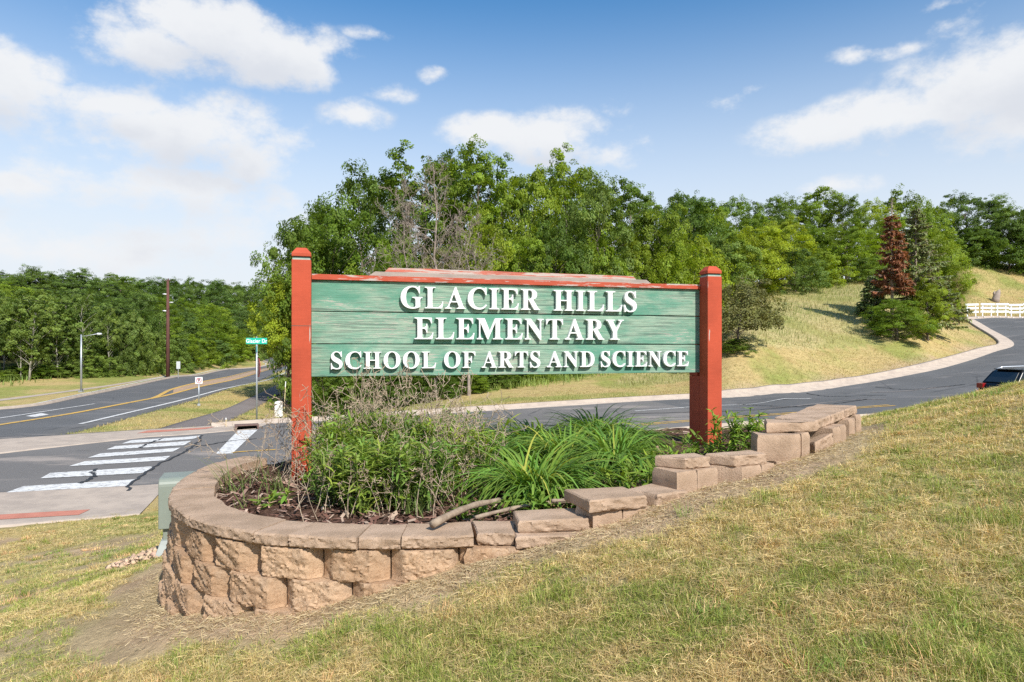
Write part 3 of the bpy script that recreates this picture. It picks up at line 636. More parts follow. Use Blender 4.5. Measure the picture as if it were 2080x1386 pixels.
def course_block(s0, s1, ztop, h, step):
    global BLK; BLK += 1; sd = BLK; g = 0.004; tilt = random.uniform(-.012, .012); thick = random.uniform(.93, 1.06)
    def f(u, v, w):                                   # u along, v depth (0 front), w up
        s = s0 + g + (s1 - s0 - 2 * g) * u; e = min(u, 1 - u) * (s1 - s0)
        z = ztop - h + h * w - (0.002 if w == 1 else 0)
        if v == 0:
            left = min(1.0, u * (s1 - s0) / (.070 if sd % 3 else .045)); right = min(1.0, (1 - u) * (s1 - s0) / (.05 if sd % 2 else .09))
            b = -0.052 + 0.064 * float(left * right) * thick; top = sstep(1 - w, 0, .07); bot = sstep(w, 0, .07)
            p0 = arc(s); rough = n3((p0[0], p0[1], z), 8, sd) * .016 + n3((p0[0], p0[1], z), 34, sd + 50) * .022 + float(_hash(np.int64(round(u * 38) + 57 * sd), np.int64(round(w * 18)), sd) - .5) * .0085
            off = step + b * (0.75 + .25 * float(top * bot)) + .004 + (rough + tilt * (u - .5) * 2) * float(.25 + .75 * left * right)
            if w == 1: off = min(off, step + .02)
        else: off = step - 0.22 * v
        p = arc(s, off)
        if v == 0 and 0 < w < 1 and 0 < u < 1: z += n3((p[0], p[1], z), 14, sd + 90) * .012
        return (p[0], p[1], z)
    # curve is short: thin tip of a deep block narrows at the back
    return put_block(*shell(38, 2, 18, f), 'wall_block', M['stone'], False)
def joints(x_anchor, lo=2.0): return s_at_x(x_anchor, lo)
L = .345
for zt, anchor, step in ((-.972, -.243, .0), (-1.122, -.43, .020), (-1.272, -.62, .040), (-1.422, -.80, .058)):
    sa = s_at_x(anchor); k0 = -int(sa / L)
    for k in range(k0, 3):
        a = sa + k * L; b = a + L
        if a < .02: continue
        x, y = arc((a + b) / 2)
        if zt < float(H(x, y - .1)) - .03 or b > S_[-1] - .02: continue
        course_block(a, b, zt, .15, step)
def cap_curve(s0, s1, zt, over=0.0, back=.25, rough=1.0):
    global BLK; BLK += 1; sd = BLK; nu = max(14, int((s1 - s0) / .0095)); gap = .003
    def f(u, v, w):
        s = s0 + gap + (s1 - s0 - 2 * gap) * u; z = zt - .06 + .06 * w; p0 = arc(s)
        if v == 0:
            off = over + (n3((p0[0], p0[1], z), 18, sd) * .014 + n3((p0[0], p0[1], z), 70, sd + 9) * .014 + float(_hash(np.int64(round(u * 50) + 31 * sd), np.int64(round(w * 7)), sd) - .5) * .007) * rough - (.010 if w in (0, 1) else 0)
        else: off = over - back * v + (n3((p0[0], p0[1], 0), 8, sd + 3) * .03 if v == 1 else 0)
        p = arc(s, off)
        if w == 1: z += n3((p[0], p[1], 0), 5, sd + 4) * .004
        return (p[0], p[1], z)
    return put_block(*shell(nu, 4, 7, f), 'cap_block', M['cap'], False)
xs_ = [s_at_x(x) for x in (-.183, -.53, -.735, -1.075, -1.26)]
sj = xs_[::-1]; dcur = [0.20, .52, .86, 1.22, 1.58, 1.93]; dcur = [d for d in dcur if d < sj[0] - .15] ; allj = dcur + sj
for i, (a, b) in enumerate(zip(allj[:-1], allj[1:])): cap_curve(a, b, CAPZ + (.003 if i % 2 else 0), .026 + random.uniform(-.005, .005) - (.016 if b > sj[-3] else 0))
def loose(name, quad, zt, h, rough=(1, 0, 0, 0), mat=None, tilt=(0, 0), round_=.008):
    """quad: plan corners front-left, front-right, back-right, back-left"""
    global BLK; BLK += 1; sd = BLK; q = [np.array(p, float) for p in quad]; cen = sum(q) / 4
    def f(u, v, w):
        p = (q[0] * (1 - u) + q[1] * u) * (1 - v) + (q[3] * (1 - u) + q[2] * u) * v; z = zt - h + h * w; d = cen - p; d = d / (np.linalg.norm(d) + 1e-9); am = 0.0
        if v == 0: am = max(am, rough[0])
        if u == 1: am = max(am, rough[1])
        if v == 1: am = max(am, rough[2])
        if u == 0: am = max(am, rough[3])
        side = v in (0, 1) or u in (0, 1)
        if side: p = p - d * (n3((p[0], p[1], z), 20, sd) * (.018 * am + .006) + n3((p[0], p[1], z), 60, sd + 7) * .020 * am - (round_ if w in (0, 1) else 0))
        if w == 1: z += n3((p[0], p[1], 0), 6, sd + 5) * .006
        z += (p[0] - cen[0]) * tilt[0] + (p[1] - cen[1]) * tilt[1]
        return (p[0], p[1], z)
    return put_block(*shell(30, 18, 8, f) if max(rough) > 0 else shell(14, 10, 6, f), name, mat or M['cap'], max(rough) == 0)
def rect(fl, fr, dep):   # front edge and depth away from the camera
    a = np.array(fl, float); b = np.array(fr, float); t = (b - a) / np.linalg.norm(b - a); n = np.array([-t[1], t[0]]); return [a, b, b + n * dep, a + n * dep]
# from the end of the straight run up the slope
qa = rect((-.168, 3.335), (.012, 3.33), .24); qa[3] = qa[3] + np.array([-.05, 0]); loose('cap_block', qa, -.91, .06)
course_block(s_at_x(-.243) + L * 1.0, s_at_x(-.243) + L * 2.0, -.972, .15, -.01) if False else None
loose('wall_block', rect((-.225, 3.29), (.02, 3.295), .22), -.972, .15, (1, 0, 0, 0), M['stone'])
loose('cap_block', rect((.02, 3.30), (.36, 3.345), .24), -.918, .06); loose('cap_block', rect((.030, 3.36), (.385, 3.40), .225), -.855, .062, tilt=(.015, 0))
qc = rect((.382, 3.37), (.69, 3.485), .24); qc[3] = qc[3] + np.array([-.02, .05]); loose('cap_block', qc, -.758, .062)
loose('wall_block', rect((.405, 3.415), (.56, 3.455), .22), -.82, .15, (0, 0, 0, 0), M['cap']); loose('wall_block', rect((.563, 3.456), (.72, 3.50), .22), -.82, .15, (0, 0, 0, 0), M['cap'])
loose('wall_block', rect((.325, 3.50), (.41, 3.43), .2), -.815, .15, (0, 0, 0, 0), M['cap'])
loose('cap_block', [(.747, 3.51), (.93, 3.61), (.80, 3.83), (.60, 3.64)], -.76, .07, (1, 0, 0, 0))
loose('wall_block', [(.877, 3.63), (1.005, 3.706), (.90, 3.87), (.78, 3.79)], -.67, .165, (0, 0, 0, 0), M['cap']); loose('wall_block', [(1.008, 3.708), (1.143, 3.79), (1.04, 3.95), (.903, 3.872)], -.67, .165, (0, 0, 0, 0), M['cap'])
loose('cap_block', [(.942, 3.716), (1.095, 3.79), (1.05, 3.93), (.80, 3.815)], -.608, .062, (1, 0, 0, 0))
loose('wall_block', [(1.28, 3.80), (1.42, 3.885), (1.31, 4.05), (1.12, 3.87)], -.672, .15, (0, 0, 0, 0), M['cap']); loose('wall_block', [(1.423, 3.887), (1.52, 3.945), (1.45, 4.08), (1.313, 4.052)], -.672, .15, (0, 0, 0, 0), M['cap'])
loose('cap_block', [(1.242, 3.81), (1.463, 3.917), (1.42, 4.06), (1.104, 3.90)], -.61, .062, (1, 0, 0, 0))
loose('wall_block', [(1.54, 3.98), (1.72, 4.0), (1.80, 4.2), (1.52, 4.2)], -.672, .05, (0, 0, 0, 0), M['cap'])
loose('wall_block', [(1.439, 4.007), (1.638, 4.007), (1.73, 4.09), (1.47, 4.2)], -.52, .152, (0, 0, 0, 0), M['cap']); loose('wall_block', [(1.733, 4.083), (1.812, 4.155), (1.76, 4.30), (1.65, 4.22)], -.518, .152, (0, 0, 0, 0), M['cap'])
loose('cap_block', [(1.529, 4.10), (1.741, 4.13), (1.885, 4.20), (1.60, 4.33)], -.457, .06, (.2, 1, 0, .2))
loose('wall_block', [(1.86, 4.19), (2.02, 4.30), (1.98, 4.40), (1.82, 4.30)], -.575, .09, (1, 1, 0, 0), M['cap'], tilt=(.35, -.1))
loose('wall_block', [(2.045, 4.35), (2.15, 4.47), (2.0, 4.62), (1.88, 4.50)], -.522, .152, (0, 0, 0, 0), M['cap']); loose('wall_block', [(2.153, 4.474), (2.248, 4.594), (2.12, 4.75), (2.005, 4.63)], -.522, .152, (0, 0, 0, 0), M['cap'])
loose('wall_block', [(2.40, 4.86), (2.47, 4.93), (2.33, 5.06), (2.24, 4.95)], -.52, .152, (0, 0, 0, 0), M['cap']); loose('wall_block', [(2.473, 4.933), (2.51, 4.99), (2.40, 5.12), (2.333, 5.063)], -.52, .152, (0, 0, 0, 0), M['cap'])
loose('wall_block', [(2.61, 5.18), (2.69, 5.26), (2.55, 5.38), (2.48, 5.28)], -.52, .152, (0, 0, 0, 0), M['cap'])
loose('cap_block', [(1.872, 4.22), (2.14, 4.58), (1.94, 4.72), (1.70, 4.42)], -.455, .062, (1, 0, 0, .4), tilt=(-.01, .012)); loose('cap_block', [(2.143, 4.584), (2.41, 4.94), (2.19, 5.10), (1.943, 4.724)], -.458, .062, (1, 0, 0, 0)); loose('cap_block', [(2.413, 4.944), (2.67, 5.29), (2.42, 5.42), (2.193, 5.104)], -.455, .062, (1, 1, 0, 0))

# ------------------------------------------------------------------ the school sign
ANG = math.atan2(.258, .966); sr = np.array([math.cos(ANG), math.sin(ANG)]); sb = np.array([-math.sin(ANG), math.cos(ANG)])
SO = np.array([-1.577, 5.11])
sign = thing('school_sign', 'large green wooden school sign with white raised letters between two red posts', 'sign', (SO[0], SO[1], 0), ANG)
SPAN = 3.48
def post(x, ztop, zbot):
    m = MB(); w = .07; zg = ztop - .082
    m.box((x, .07, (zbot + zg - .012) / 2), (.14, .14, zg - .012 - zbot))
    o = m.build('post', [M['post_red']], sign, bevel=.004)
    g = MB().box((x, .07, zg - .006), (.128, .128, .012), mi=0); g.build('groove_band', [M['groove_pale']], o)
    g = MB().box((x, .07, zg + .006), (.118, .118, .014), mi=0); g.build('groove', [M['groove']], o)
    c = MB(); a = .07; b = .036; z0 = zg + .013; z1 = ztop - .042; z2 = ztop
    vs = [(x + sx * a, .07 + sy * a, z) for z in (z0, z1) for sx, sy in ((-1, -1), (1, -1), (1, 1), (-1, 1))] + [(x + sx * b, .07 + sy * b, z2) for sx, sy in ((-1, -1), (1, -1), (1, 1), (-1, 1))]
    fs = [(3, 2, 1, 0), (8, 9, 10, 11)] + [(i + k, (i + 1) % 4 + k, (i + 1) % 4 + 4 + k, i + 4 + k) for k in (0, 4) for i in range(4)]
    c.add(vs, fs); c.build('post_cap', [M['post_red']], o, bevel=.004)
    k = MB().box((x, .14 + .038 + .004 + .07, (-.26 + .50) / 2), (.138, .138, .76)).box((x, .141 + .09, (-.262 + zbot) / 2), (.138, .178, -zbot - .262)); k.build('back_post', [M['post_red']], sign, bevel=.003)
post(0, .748, -1.2); post(SPAN, .715, -1.1)
MB().box((0, .07, .158), (.1412, .1412, .004)).build('joint', [M['groove']], sign)
MB().box((SPAN / 2, .1812, .145), (SPAN - .2, .006, .70)).build('seam_shade_panel', [M['groove']], sign)  # sheet added behind the boards so the gaps read as dark shade
bx0, bx1 = -.03, SPAN + .03
for z0, z1 in ((.279, .518), (.0265, .2715), (-.229, .019)):
    m = MB(); n = 40
    def f(u, v, w):
        x = bx0 + (bx1 - bx0) * u; sag = -.0 * math.sin(u * math.pi); e = (fbm(x * 5 + z0 * 9, w * 3, 5, 4) - .5) * .004
        return (x, .1425 + .038 * v - (fbm(x * 2, w * 2.0 + z0, 13, 3) - .5) * .004 * (v == 0), z0 + (z1 - z0) * w + e * (w in (0, 1)))
    vs, fs = shell(n, 1, 6, f); m.add(vs, fs); m.build('board', [M['board']], sign, bevel=.003)
def trim(x0, x1, z0, z1, y0, y1, mat, bev=0.0, sag=0.0):
    m = MB()
    def f(u, v, w):
        b = bev * (1 - w) * (-1 if u == 0 else 1 if u == 1 else 0); x = x0 + (x1 - x0) * u + b
        return (x, y0 + (y1 - y0) * v, z0 + (z1 - z0) * w + (fbm(x * 4, z0 * 30, 3) - .5) * .0085 * (w == 1) - sag * u)
    vs, fs = shell(40, 1, 2, f); m.add(vs, fs); m.build('trim_board', [mat], sign, bevel=.002)
trim(.072, SPAN - .072, .5195, .560, .118, .205, M['trim_red'], 0, .004)
uu = lambda px: ((px - CX) / FPX * 5.245 + 1.613) / (.966 - .258 * (px - CX) / FPX)
trim(uu(762), uu(1312), .560, .5945, .126, .198, M['trim_grey'], .05, .008); trim(uu(790), uu(1285), .594, .628, .128, .196, M['trim_worn'], .035, .012)

# raised serif letters, drawn as outlines
LS = "20 0"; SERL = "L 20 676 L 20 650 C 90 648 118 638 118 576 L 118 100 C 118 38 90 28 20 26 Z"
GL = {
'I': (390, ["M 20 0 L 370 0 L 370 26 C 300 28 272 38 272 100 L 272 576 C 272 638 300 648 370 650 L 370 676 " + SERL]),
'L': (650, ["M 20 0 L 600 0 L 640 225 L 612 225 C 580 100 520 34 400 34 L 320 34 C 285 34 272 45 272 80 L 272 576 C 272 640 298 648 380 650 L 380 676 " + SERL]),
'E': (660, ["M 20 0 L 600 0 L 640 205 L 612 205 C 575 88 510 34 400 34 L 325 34 C 285 34 272 45 272 80 L 272 328 L 300 328 C 375 328 400 290 410 205 L 438 205 L 438 486 L 410 486 C 398 402 372 362 300 362 L 272 362 L 272 642 L 390 642 C 490 642 545 600 565 496 L 593 496 L 588 676 " + SERL]),
'F': (610, ["M 20 0 L 380 0 L 380 26 C 298 28 272 40 272 100 L 272 328 L 300 328 C 370 328 400 285 408 203 L 436 203 L 436 487 L 408 487 C 398 405 370 362 300 362 L 272 362 L 272 642 L 390 642 C 480 642 540 600 560 496 L 588 496 L 582 676 " + SERL]),
'H': (778, ["M 20 0 L 360 0 L 360 26 C 298 28 272 40 272 100 L 272 318 L 506 318 L 506 100 C 506 40 480 28 418 26 L 418 0 L 758 0 L 758 26 C 690 28 660 40 660 100 L 660 576 C 660 640 690 648 758 650 L 758 676 L 418 676 L 418 650 C 480 648 506 640 506 576 L 506 354 L 272 354 L 272 576 C 272 640 298 648 360 650 L 360 676 " + SERL]),
'T': (667, ["M 150 0 L 518 0 L 518 26 C 440 28 411 40 411 100 L 411 642 L 450 642 C 545 642 595 590 610 488 L 638 488 L 632 676 L 36 676 L 30 488 L 58 488 C 73 590 123 642 218 642 L 257 642 L 257 100 C 257 40 228 28 150 26 Z"]),
'N': (722, ["M 18 0 L 240 0 L 240 26 C 165 30 144 50 144 120 L 144 520 L 560 -14 L 602 -14 L 602 560 C 602 630 620 646 694 650 L 694 676 L 470 676 L 470 650 C 540 646 564 630 564 560 L 564 255 L 235 676 L 18 676 L 18 650 C 60 648 80 635 106 600 L 106 120 C 106 50 85 30 18 26 Z"]),
'M': (944, ["M 20 0 L 240 0 L 240 26 C 165 30 144 50 144 120 L 144 545 L 385 0 L 415 0 L 665 560 L 665 100 C 665 40 640 28 575 26 L 575 0 L 925 0 L 925 26 C 850 28 819 40 819 100 L 819 576 C 819 640 850 648 925 650 L 925 676 L 660 676 L 478 250 L 290 676 L 20 676 L 20 650 C 80 648 106 635 106 576 L 106 120 C 106 50 85 30 20 26 Z"]),
'A': (722, ["M 10 0 L 240 0 L 240 26 C 182 28 160 40 160 66 C 160 85 165 105 172 122 L 205 202 L 430 202 L 470 105 C 478 85 482 72 482 60 C 482 40 462 28 405 26 L 405 0 L 712 0 L 712 26 C 670 30 650 45 630 95 L 390 690 L 358 690 L 122 110 C 98 50 70 30 10 26 Z", "M 221 240 L 414 240 L 318 474 Z"]),
'R': (722, ["M 20 0 L 365 0 L 365 26 C 298 28 272 40 272 100 L 272 320 L 300 320 L 500 0 L 715 0 L 715 26 C 675 30 655 40 632 76 L 462 338 C 560 362 600 420 600 500 C 600 610 515 676 350 676 " + SERL, "M 272 354 L 300 354 C 395 354 436 400 436 500 C 436 600 400 642 315 642 C 282 642 272 633 272 610 Z"]),
'D': (722, ["M 20 0 L 340 0 C 560 0 690 130 690 340 C 690 550 560 676 345 676 " + SERL, "M 272 80 C 272 48 284 36 318 36 C 455 36 522 140 522 340 C 522 540 455 640 318 640 C 284 640 272 630 272 600 Z"]),
'O': (778, ["M 389 -18 C 595 -18 743 135 743 338 C 743 541 595 694 389 694 C 183 694 35 541 35 338 C 35 135 183 -18 389 -18 Z", "M 389 20 C 505 20 568 140 568 338 C 568 536 505 656 389 656 C 273 656 210 536 210 338 C 210 140 273 20 389 20 Z"]),
'C': (722, ["M 692 132 C 640 40 550 -18 420 -18 C 190 -18 35 130 35 335 C 35 545 195 694 420 694 C 480 694 530 680 570 664 C 590 656 606 652 620 660 C 632 667 640 680 645 694 L 674 694 L 680 448 L 650 448 C 620 580 545 654 440 654 C 290 654 212 540 212 345 C 212 150 295 42 450 42 C 550 42 615 84 663 152 Z"]),
'G': (778, ["M 420 -18 C 520 -18 600 5 680 45 L 680 240 C 680 305 700 320 755 324 L 755 352 L 420 352 L 420 324 C 500 320 528 308 528 240 L 528 60 C 500 35 470 24 435 24 C 290 24 212 145 212 340 C 212 535 290 654 430 654 C 540 654 610 585 643 460 L 672 460 L 666 694 L 638 694 C 632 680 626 668 614 660 C 600 652 585 656 565 664 C 525 680 480 694 420 694 C 195 694 35 545 35 338 C 35 130 190 -18 420 -18 Z"]),
'S': (556, ["M 75 -18 L 46 -18 L 40 232 L 68 232 C 100 95 170 20 270 20 C 340 20 385 60 385 115 C 385 175 340 205 230 262 C 100 330 48 395 48 490 C 48 610 135 694 265 694 C 315 694 350 684 385 668 C 400 661 412 656 424 662 C 436 668 444 680 450 694 L 478 694 L 482 468 L 452 468 C 420 590 355 658 270 658 C 205 658 165 620 165 570 C 165 515 205 480 320 422 C 455 353 515 290 515 190 C 515 65 420 -18 280 -18 C 225 -18 185 -8 148 8 C 130 16 118 20 106 14 C 92 8 82 -4 75 -18 Z"]),
'Y': (722, ["M 180 0 L 545 0 L 545 26 C 466 28 438 40 438 100 L 438 290 L 590 575 C 615 625 640 646 702 650 L 702 676 L 480 676 L 480 650 C 535 648 552 635 552 615 C 552 600 545 580 535 560 L 425 345 L 310 570 C 300 592 292 608 292 622 C 292 640 310 648 365 650 L 365 676 L 13 676 L 13 650 C 70 644 90 630 120 575 L 284 270 L 284 100 C 284 40 258 28 180 26 Z"]),
}
def outline(path, n=7):
    t = path.split(); i = 0; out = []; cur = None
    while i < len(t):
        c = t[i]; i += 1
        if c in 'ML': cur = (float(t[i]), float(t[i + 1])); i += 2; out.append(cur)
        elif c == 'C':
            a = (float(t[i]), float(t[i + 1])); b = (float(t[i + 2]), float(t[i + 3])); d = (float(t[i + 4]), float(t[i + 5])); i += 6
            for k in range(1, n + 1):
                s = k / n; q = 1 - s; out.append(tuple(q ** 3 * cur[j] + 3 * q * q * s * a[j] + 3 * q * s * s * b[j] + s ** 3 * d[j] for j in (0, 1)))
            cur = d
    if out[0] == out[-1]: out.pop()
    return out
_gm = {}
def glyph_mesh(ch):
    """front outline pulled back into a solid, in units of the capital height"""
    if ch in _gm: return _gm[ch]
    cu = bpy.data.curves.new('letter_outline', 'CURVE'); cu.dimensions = '2D'; cu.fill_mode = 'BOTH'; cu.extrude = 0.5
    for p in GL[ch][1]:
        pts = outline(p); sp = cu.splines.new('POLY'); sp.points.add(len(pts) - 1); sp.use_cyclic_u = True
        for q, (x, y) in zip(sp.points, pts): q.co = (x / 676, y / 676, 0, 1)
    ob = bpy.data.objects.new('letter_outline', cu); COL.objects.link(ob); dg = bpy.context.evaluated_depsgraph_get(); me = bpy.data.meshes.new_from_object(ob.evaluated_get(dg))
    bpy.data.objects.remove(ob); bpy.data.curves.remove(cu); me.name = 'letter'; me.materials.clear(); me.materials.append(M['letter']); _gm[ch] = me; return me
boards = [o for o in sign.children if o.name.startswith('board')]
def word(txt, px0, px1, zb, cap, board, thick=.034):
    a, b = uu(px0), uu(px1); sc = cap; sp = .05; W = [GL[c][0] / 676 for c in txt]; tot = sum(W) + sp * (len(txt) - 1); fx = (b - a) / (tot - .06); x = a - .03 * fx
    for c, w in zip(txt, W):
        o = bpy.data.objects.new('letter', glyph_mesh(c)); link(o, board)
        o.matrix_local = Matrix.Translation((x, .142 - .004 - thick / 2, zb)) @ Matrix.Rotation(R(90), 4, 'X') @ Matrix.Diagonal((fx, sc, thick, 1)); x += (w + sp) * fx
word('GLACIER', 812, 1094, .309, .172, boards[0]); word('HILLS', 1122, 1291, .306, .172, boards[0])
word('ELEMENTARY', 841, 1264, .0625, .172, boards[1])
for w_, a_, b_ in (('SCHOOL', 671, 884), ('OF', 900, 964), ('ARTS', 977, 1096), ('AND', 1109, 1205), ('SCIENCE', 1217, 1395)): word(w_, a_, b_, -.170, .132, boards[2])

# ------------------------------------------------------------------ street furniture
def foot(px, py, dmin=9.0):
    x, y = ray(px, py, dmin); return Vector((x, y, float(H(x, y))))
def face_rot(p):            # turn so that local -Y looks back at the street corner where the photographer stands
    return math.atan2(p[0], -p[1]) if False else -math.atan2(p[0], p[1])
def text_mesh(txt, size, depth=0.002, bold=0.0, sx=1.0):
    cu = bpy.data.curves.new('lettering', 'FONT'); cu.body = txt; cu.size = size; cu.extrude = depth / 2; cu.align_x = 'CENTER'; cu.align_y = 'CENTER'; cu.offset = bold; cu.space_character = 1.08
    ob = bpy.data.objects.new('lettering', cu); COL.objects.link(ob); dg = bpy.context.evaluated_depsgraph_get(); me = bpy.data.meshes.new_from_object(ob.evaluated_get(dg))
    bpy.data.objects.remove(ob); bpy.data.curves.remove(cu)
    for v in me.vertices: v.co.x *= sx
    me.name = 'lettering'; me.materials.clear(); return me
def lettering(txt, size, mat, parent, loc, depth=.002, bold=0.0, sx=1.0, name='lettering'):
    me = text_mesh(txt, size, depth, bold, sx); me.materials.append(mat); o = bpy.data.objects.new(name, me); link(o, parent); o.matrix_local = Matrix.Translation(loc) @ Matrix.Rotation(R(90), 4, 'X'); return o
def ring(m, r0, r1, y, n=28, t=.002):
    vs = []; 
    for yy in (y, y + t):
        for r in (r0, r1):
            vs += [(r * math.cos(2 * math.pi * k / n), yy, r * math.sin(2 * math.pi * k / n)) for k in range(n)]
    fs = []
    for k in range(n):
        k2 = (k + 1) % n; fs += [(k, k2, n + k2, n + k), (2 * n + k2, 2 * n + k, 3 * n + k, 3 * n + k2), (n + k, n + k2, 3 * n + k2, 3 * n + k), (k2, k, 2 * n + k, 2 * n + k2)]
    return m.add(vs, fs)
M['sign_green'] = plain('sign_green', (0.008, 0.40, 0.27), 0.45, 0.4, 0, .05); M['sign_red'] = plain('sign_red', (0.42, 0.03, 0.035), 0.5, 0.4, 0, .05); M['ink_red'] = plain('ink_red', (0.40, 0.05, 0.09), 0.5); M['ink'] = plain('ink_black', (0.02, 0.02, 0.022), 0.6)
M['sign_brown'] = plain('sign_back', (0.25, 0.09, 0.075), 0.5, 0.3)
p = foot(521.5, 858); d = p.y; k = d / FPX
t = thing('street_name_sign', 'green street name sign with an edge-on stop sign below on a grey post', 'street sign', p, face_rot(p) * .6)
ht = (858 - 690) * k
MB().tube([(0, 0, -.2), (0, 0, ht)], .036, 8).build('post', [M['galv']], t, True)
zb = (858 - 693) * k; w = 40.5 * k; h = 12.5 * k
b = MB().box((0, -.04, zb), (w, .012, h)).build('name_blade', [M['sign_green']], t, bevel=.004); lettering('Glacier Dr', h * .86, M['white_metal'], b, (0, -.049, zb - .005), .004, .004, .80)
c = MB().box((0, 0, zb - h * 1.28), (.02, w * .9, h)).build('name_blade', [M['sign_green']], t, bevel=.004); c.rotation_euler.z = R(8)
MB().box((0, 0, zb + h * .62), (.05, .10, .05)).build('bracket', [M['galv']], t)
zs = (858 - 742) * k; oc = [(.38 * math.cos(R(22.5 + 45 * i)), .38 * math.sin(R(22.5 + 45 * i))) for i in range(8)]
s_ = MB().prism(oc, -.006, .006).build('stop_panel', [M['sign_red']], t); s_.location = (.05, .0, zs - .1); s_.rotation_euler.z = R(124.0) - t.rotation_euler.z ; s_.scale.z = 1.08
bk = MB().prism([(x * .96, z * .96) for x, z in oc], .008, .012).build('sign_back', [M['sign_brown']], s_)
MB().box((0.03, 0, zs + .36), (.06, .05, .04)).build('clamp', [M['galv']], t); MB().box((0.03, 0, zs - .2), (.06, .05, .04)).build('clamp', [M['galv']], t)

p = foot(404, 825); k = p.y / FPX
t = thing('no_parking_sign', 'small square white no parking sign with red ring on a thin post in the verge', 'no parking sign', p, face_rot(p))
MB().tube([(0, 0, -.2), (0, 0, 50 * k)], .03, 6).build('post', [M['galv']], t, True); MB().box((0, 0, .06), (.14, .1, .14)).build('post_sleeve', [M['galv']], t)
zc = 52 * k; pw = 13.5 * k
pn = MB().box((0, -.04, zc), (pw, .008, pw * .98)).build('panel', [M['white_metal']], t, bevel=.003)
o = ring(MB(), pw * .30, pw * .39, -.048).build('red_ring', [M['ink_red']], pn); o.location.z = zc
o = MB().box((0, -.0475, 0), (pw * .68, .002, pw * .065), M=Matrix.Rotation(R(45), 3, 'Y')).build('slash', [M['ink_red']], pn); o.location.z = zc
lettering('P', pw * .62, M['ink'], pn, (0, -.0465, zc), .002, .008)

p = foot(362, 769); k = p.y / FPX
t = thing('road_sign', 'small grey rectangular road sign on a thin post beside the tall brown pole', 'road sign', p, face_rot(p) + R(12)); MB().tube([(0, 0, -.2), (0, 0, 34 * k)], .035, 6).build('post', [M['galv']], t); MB().box((0, -.04, 27 * k), (7.2 * k, .012, 15 * k)).build('panel', [plain('sign_grey', (.50, .52, .52), .5)], t)
p = foot(580, 762); k = p.y / FPX
t = thing('road_sign', 'tiny white sign far along the road beside the overhanging tree', 'road sign', p, face_rot(p)); MB().tube([(0, 0, -.2), (0, 0, 14 * k)], .04, 6).build('post', [M['galv']], t); MB().box((0, -.05, 14 * k), (5 * k, .012, 4 * k)).build('panel', [M['white_metal']], t)
# light pole
p = foot(165, 797); k = p.y / FPX; hp = 117 * k
t = thing('street_lamp', 'slender pale street lamp with a single arm between the road and the aspens', 'street lamp', p, 0)
MB().tube([(0, 0, -.2), (0, 0, hp)], [.075, .048], 8).build('pole', [M['galv']], t, True); MB().box((0, 0, .05), (.26, .26, .1)).build('base', [M['galv']], t)
MB().tube([(0, 0, hp - .12), (.35, 0, hp - .08), (34 * k, 0, hp + .06)], .022, 6).build('arm', [M['galv']], t, True)
hd = MB(); vs, fs = shell(6, 4, 2, lambda u, v, w: (33 * k + (u - .1) * 9 * k, (v - .5) * .3 * math.sin(math.pi * (.15 + .7 * u)), hp + .02 + (w - .3) * .14 * math.sin(math.pi * (.2 + .6 * u)))); hd.add(vs, fs); hd.build('lamp_head', [plain('lamp_grey', (.62, .63, .63), .4)], t, True)
# brown pole
p = foot(341, 768); k = p.y / FPX; hp = 196 * k
t = thing('utility_pole', 'tall dark red-brown utility pole with three short white insulator arms', 'utility pole', p, 0); M['pole'] = mat_bark('pole_wood', (.105, .045, .038), (.15, .075, .062), (20, 20, 1.5))
MB().tube([(0, 0, -.3), (0, 0, hp * .5), (0, 0, hp)], [.20, .165, .12], 10).build('pole', [M['pole']], t, True)
for yy, s in ((598, -1), (615, 1), (632, -1)):
    z = (768 - yy) * k; MB().tube([(s * .1, 0, z), (s * .32, 0, z + .01), (s * .52, 0, z + .015)], [.05, .065, .04], 6).build('insulator', [M['white_metal']], t, True)
MB().tube([(0, 0, hp), (.05, 0, hp + .3)], .06, 5).box((0, 0, hp + .1), (.5, .06, .08)).build('pole_top', [M['pole']], t)
# overhead wires from the tall pole
pw_ = foot(341, 768); kk_ = pw_.y / FPX
def wire(a, b, sag, lab):
    a = Vector(a); b = Vector(b); m = MB(); m.tube([tuple((a + (b - a) * f - Vector((0, 0, sag * 4 * f * (1 - f)))) - a) for f in np.linspace(0, 1, 15)], .014, 4); o = m.build('overhead_wire', [M['ink']]); o.location = a; tag(o, lab, 'wire', 'overhead wires on the tall brown pole')
for i, (yy, s) in enumerate(((598, -1), (615, 1), (632, -1))):
    z = pw_.z + (768 - yy) * kk_; nm = ('top', 'middle', 'bottom')[i]
    wire((pw_.x + s * .5, pw_.y, z), (-38 + s * .5, 12, z + 2.0), .8, nm + ' wire running from the brown pole towards the left edge of the photo'); wire((pw_.x + s * .5, pw_.y, z), (-66 + s * .5, 170, z + 1.5), 1.2, nm + ' wire running from the brown pole away along the road')
